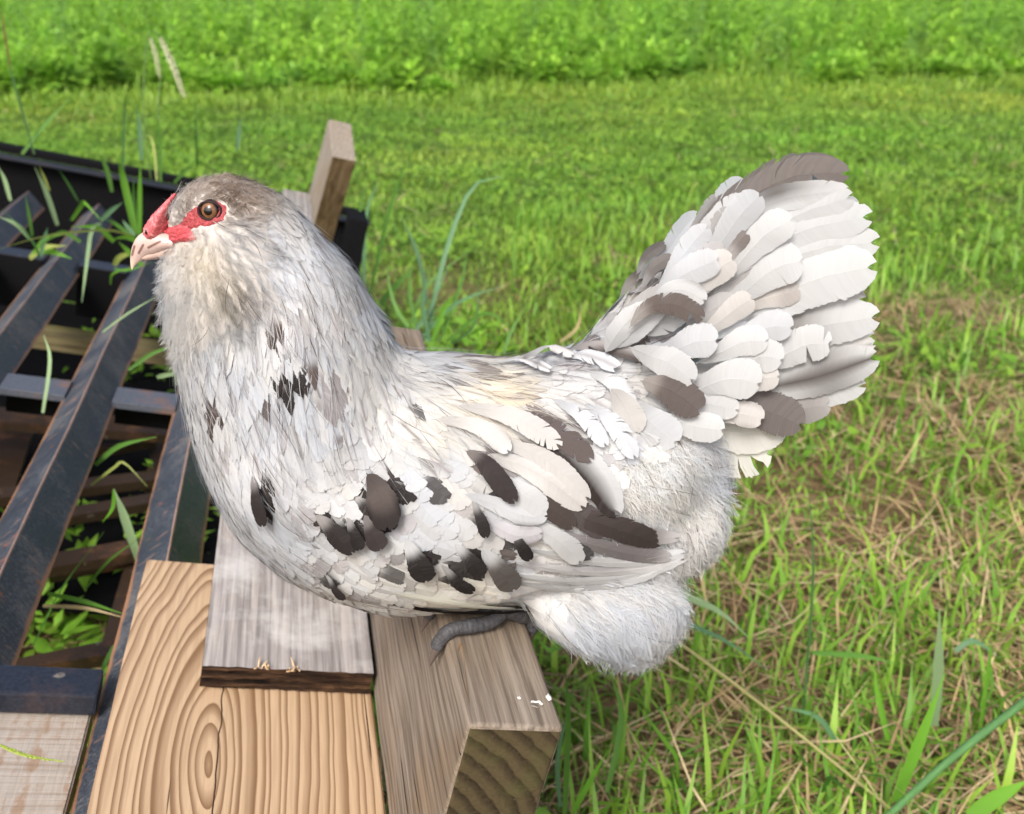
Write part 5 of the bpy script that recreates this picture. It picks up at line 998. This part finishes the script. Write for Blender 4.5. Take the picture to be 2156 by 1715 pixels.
#@@PART4
# ---- head: beak, comb, bare face, eye
def loft(name, st, mat, colf, parent=hen, nseg=18, n=22, y0=Y0):
    """st: (u, v, half height px, half width px) stations in the middle plane"""
    st = np.array(st, float); Q = catmull(st, n); C = np.array([mid(a, b) for a, b in Q[:, :2]]); k = np.array([pxm(a, b) for a, b in Q[:, :2]])
    T = unit(np.gradient(C, axis=0)); A = np.tile(np.array([0, 1.0, 0]), (n, 1)); B = unit(np.cross(A, T))
    th = np.linspace(0, 2 * np.pi, nseg, endpoint=False)
    V = C[:, None] + A[:, None] * ((Q[:, 3] * k)[:, None, None] * np.cos(th)[None, :, None]) + B[:, None] * ((Q[:, 2] * k)[:, None, None] * np.sin(th)[None, :, None])
    V = V.reshape(-1, 3); pf = []; lt = []
    for i in range(n - 1):
        for j in range(nseg):
            a = i * nseg + j; b = i * nseg + (j + 1) % nseg; pf += [a, b, b + nseg, a + nseg]; lt.append(4)
    pf += list(range(nseg))[::-1]; lt.append(nseg); pf += [(n - 1) * nseg + j for j in range(nseg)]; lt.append(nseg)
    return hpart(name, V, pf, lt, mat, colf(proj(V), V), parent)
def beakcol(p, V):
    c = np.tile(np.array([.56, .42, .385]), (len(p), 1)); t = sstep(540, 568, p[:, 1])[:, None]; c = c * (1 - t) + np.array([.78, .68, .52]) * t
    for (x0, y0, x1, y1, w) in [(100, 850, 118, 780, 13), (155, 835, 190, 770, 13), (235, 790, 330, 740, 13)]:
        a = np.array([252.7 + x0 * .2554, 320 + y0 * .2554]); b = np.array([252.7 + x1 * .2554, 320 + y1 * .2554]); d = b - a; s = np.clip(((p - a) @ d) / (d @ d), 0, 1); dist = np.linalg.norm(p - a - s[:, None] * d, axis=1)
        k = (1 - sstep(w * .2554 * .5, w * .2554 * 1.1, dist))[:, None] * 0.85; c = c * (1 - k) + np.array([.13, .06, .045]) * k
    top = (1 - sstep(-8, 8, (p[:, 1] - 512) + 0.28 * (p[:, 0] - 330)))[:, None] * sstep(296, 322, p[:, 0])[:, None] * 0.0
    return c
upper = loft('upper_beak', [(372, 508, 14, 27), (350, 508, 19, 26), (330, 510, 25, 23), (311, 516, 26, 18), (297, 528, 20, 12), (286, 544, 12, 7.5), (280, 557, 5.5, 4), (278, 568, 1, 1)], M['beak'], beakcol, nseg=80, n=110)
loft('lower_beak', [(385, 520, 20, 24), (352, 528, 15, 18), (325, 536, 11, 13), (306, 542, 7, 9), (297, 546, 2, 3)], M['beak'], lambda p, V: np.tile(np.array([.50, .37, .32]), (len(p), 1)))
def bumpy(V, amp, f):
    return np.array([noise.noise(Vector(v * f)) for v in V])[:, None] * amp
# cere and low pea comb running up from the beak
def comb():
    rows = [(322, 502, 10, 18), (322, 491, 18, 24), (329, 474, 17, 26), (338, 457, 14, 25), (346, 442, 10, 20), (354, 429, 7, 14), (362, 418, 4.5, 8), (368, 410, 2, 4)]
    def cc(p, V):
        n = np.array([noise.noise(Vector(v * 900)) for v in V])[:, None]; return np.clip(np.array([.74, .17, .19]) * (1 + .35 * n) + np.array([.14, .19, .17]) * sstep(.05, .5, n), 0, 1)
    o = loft('comb', rows, M['flesh'], cc, nseg=22, n=40)
    c = np.zeros(len(o.data.vertices) * 3, np.float32); o.data.vertices.foreach_get('co', c); c = c.reshape(-1, 3); c += (bumpy(c, .0007, 420) + bumpy(c, .0004, 1300)); o.data.vertices.foreach_set('co', c.ravel()); return o
comb()
def side_pt(u, v, sg):
    l, n = hit(u, v)
    if l is None: l = mid(u, v); n = np.array([0, -1.0, 0])
    if sg > 0: l = l * np.array([1, -1, 1]) + np.array([0, 2 * Y0, 0]); n = n * np.array([1, -1, 1])
    return l, n
def patch(name, poly, lift, mat, sg, colr, step=3.0, amp=.0007):
    poly = np.array(poly); us = np.arange(poly[:, 0].min() - 3, poly[:, 0].max() + 3, step); vs = np.arange(poly[:, 1].min() - 3, poly[:, 1].max() + 3, step); idx = {}; V = []; C = []
    for i, u in enumerate(us):
        for j, v in enumerate(vs):
            if inpoly(np.array([u]), np.array([v]), poly)[0]:
                l, n = side_pt(u, v, sg); e = min(np.hypot(*(poly[k] * (1 - t) + poly[(k + 1) % len(poly)] * t - (u, v))) for k in range(len(poly)) for t in (0, .25, .5, .75)); h = lift * min(1, e / 8) - .0004
                q = l + n * (h + amp * noise.noise(Vector(l * 700))); idx[i, j] = len(V); V.append(q); nn = noise.noise(Vector(l * 1100)); C.append(np.clip(np.array(colr) * (1 + .5 * nn), 0, 1))
    pf = []; lt = []
    for (i, j), a in idx.items():
        k = [(i, j), (i + 1, j), (i + 1, j + 1), (i, j + 1)]
        if all(x in idx for x in k): pf += [idx[x] for x in k]; lt.append(4)
    return hpart(name, V, pf, lt, mat, np.array(C))
for sg in (-1, 1):
    patch('face_skin', EYEP, .0010, M['flesh'], sg, (.46, .08, .09), 2.5, .0004); patch('face_skin', LOREP, .0020, M['flesh'], sg, (.70, .11, .13), 2.5, .0006); 
    patch('face_skin', CEREP, .0030, M['flesh'], sg, (.72, .15, .17))
    # nostril
    l, n = side_pt(315, 487, sg); 
    V, pf, lt = tube([mid(315 + dx, 484 + dy) + np.array([0, sg * 22 * pxm(315, 487), 0]) for dx, dy in ((-1.5, -5), (-.5, -2), (.5, 2), (1, 6))], np.array([.4, 2.6, 3.0, .5]) * pxm(315, 487), 8); hpart('nostril', V, pf, lt, M['pupil'])
    # eye
    l, n = side_pt(443, 444, sg); k = pxm(443, 444); n = unit(n * 0.35 + np.array([-.05, sg * 1.0, .12])); R = 24 * k; c = l - n * (R * 0.42)
    zax = Vector(n); rot = zax.to_track_quat('Z', 'Y').to_matrix().to_4x4(); eye = bpy.data.objects.new('eye', None); COL.objects.link(eye); eye.parent = hen; eye.matrix_parent_inverse = Matrix(); eye.location = Vector(c - HBn); eye.rotation_euler = rot.to_euler()
    def ring(name, prof, mat, colr=None, par=eye, ns=40):
        V = []; pf = []; lt = []
        for r, z in prof:
            for q in range(ns):
                a = 2 * math.pi * q / ns; V.append((r * math.cos(a), r * math.sin(a), z))
        for i in range(len(prof) - 1):
            for q in range(ns): pf += [i * ns + q, i * ns + (q + 1) % ns, (i + 1) * ns + (q + 1) % ns, (i + 1) * ns + q]; lt.append(4)
        pf += [(len(prof) - 1) * ns + q for q in range(ns)]; lt.append(ns)
        col = None if colr is None else np.array([colr(math.hypot(x, y), math.atan2(y, x)) for x, y, z in V])
        o = bpy.data.objects.new(name, np_mesh(name, V, pf, lt, col)); o.data.materials.append(mat); COL.objects.link(o); o.parent = par; return o
    sph = lambda r, lift=1.0: (r, math.sqrt(max(0, (R * lift) ** 2 - r * r)))
    ring('eyeball', [sph(R * f) for f in (1, .97, .9, .8, .7, .5, .3, .1)], M['pupil'])
    irc = lambda r, a: np.array([.20, .095, .045]) * (0.75 + .5 * random.random()) * (0.4 if r > 14.5 * k else 1.0)
    ring('iris', [sph(r * k, 1.006) for r in (16.5, 15.5, 14, 12, 10.5, 9, 7.5)], M['iris'], irc); ring('pupil', [sph(r * k, 1.012) for r in (9.0, 7, 5, 3, 1)], M['pupil'])
    # lids: a dark rim, drawn out a little towards the beak
    lp = []
    for q in range(36):
        a = 2 * math.pi * q / 36; rr = (21.8 + 2.0 * math.cos(2 * a)) * k; lp.append((rr * math.cos(a), rr * math.sin(a) * .92, R * .52 + .0004))
    lp = np.array(lp); lp = np.vstack([lp, lp[:1]]); V, pf, lt = tube(lp, np.full(37, 2.8 * k), 8, up=(0, 0, 1), caps=False); o = bpy.data.objects.new('eyelid', np_mesh('eyelid', V, pf, lt)); o.data.materials.append(M['eyelid']); COL.objects.link(o); o.parent = eye
# ---- feet gripping the beam
def foot(b, near):
    parts = bpy.data.objects.new('foot', None); COL.objects.link(parts); parts.parent = hen
    def scaled(path, r0, r1, nm, par):
        P = catmull(path, 110); s = np.linspace(0, 1, 110); r = (r0 + (r1 - r0) * s) * (1 + .05 * np.abs(np.sin(s * np.pi * 21)) - .05 + .10 * np.exp(-((s - .38) / .06) ** 2) + .12 * np.exp(-((s - .68) / .05) ** 2) + .10 * np.exp(-((s - .93) / .06) ** 2)); V, pf, lt = tube(P, r, 12); return hpart(nm, V, pf, lt, M['scale'], parent=par)
    def claw(p, d, L, par):
        d = unit(np.asarray(d)); q = [p, p + d * L * .4, p + d * L * .75 - D3 * L * .10, p + d * L - D3 * L * .3]; V, pf, lt = tube(catmull(q, 12), np.linspace(.0030, .0003, 12), 8); hpart('claw', V, pf, lt, M['claw'], parent=par)
    r = .0036
    an = S(.030, b, .010)
    scaled([S(.034, b + .004, .050), S(.032, b + .002, .028), an], .0045, .0050, 'shank', parts)
    for (db, reach) in ((-.012, -.0022), (.012, -.0030), (.030, -.0022)):
        p = [an, S(.022, b + db * .5, .0062), S(.010, b + db * .85, .0056), S(.001, b + db, .0042), S(reach - .0015, b + db * 1.05, -.0025), S(reach - .0022, b + db * 1.08, -.0065)]
        t = scaled(p, .0040, .0033, 'toe', parts); claw(p[-1], p[-1] - p[-2], .0085, t)
    p = [an, S(.040, b + .002, .0060), S(.0475, b + .003, .003), S(.0490, b + .003, -.004)]; t = scaled(p, .0044, .0034, 'hind_toe', parts); claw(p[-1], -D3 + D2 * .1, .009, t)
foot(.074, True); foot(.128, False)
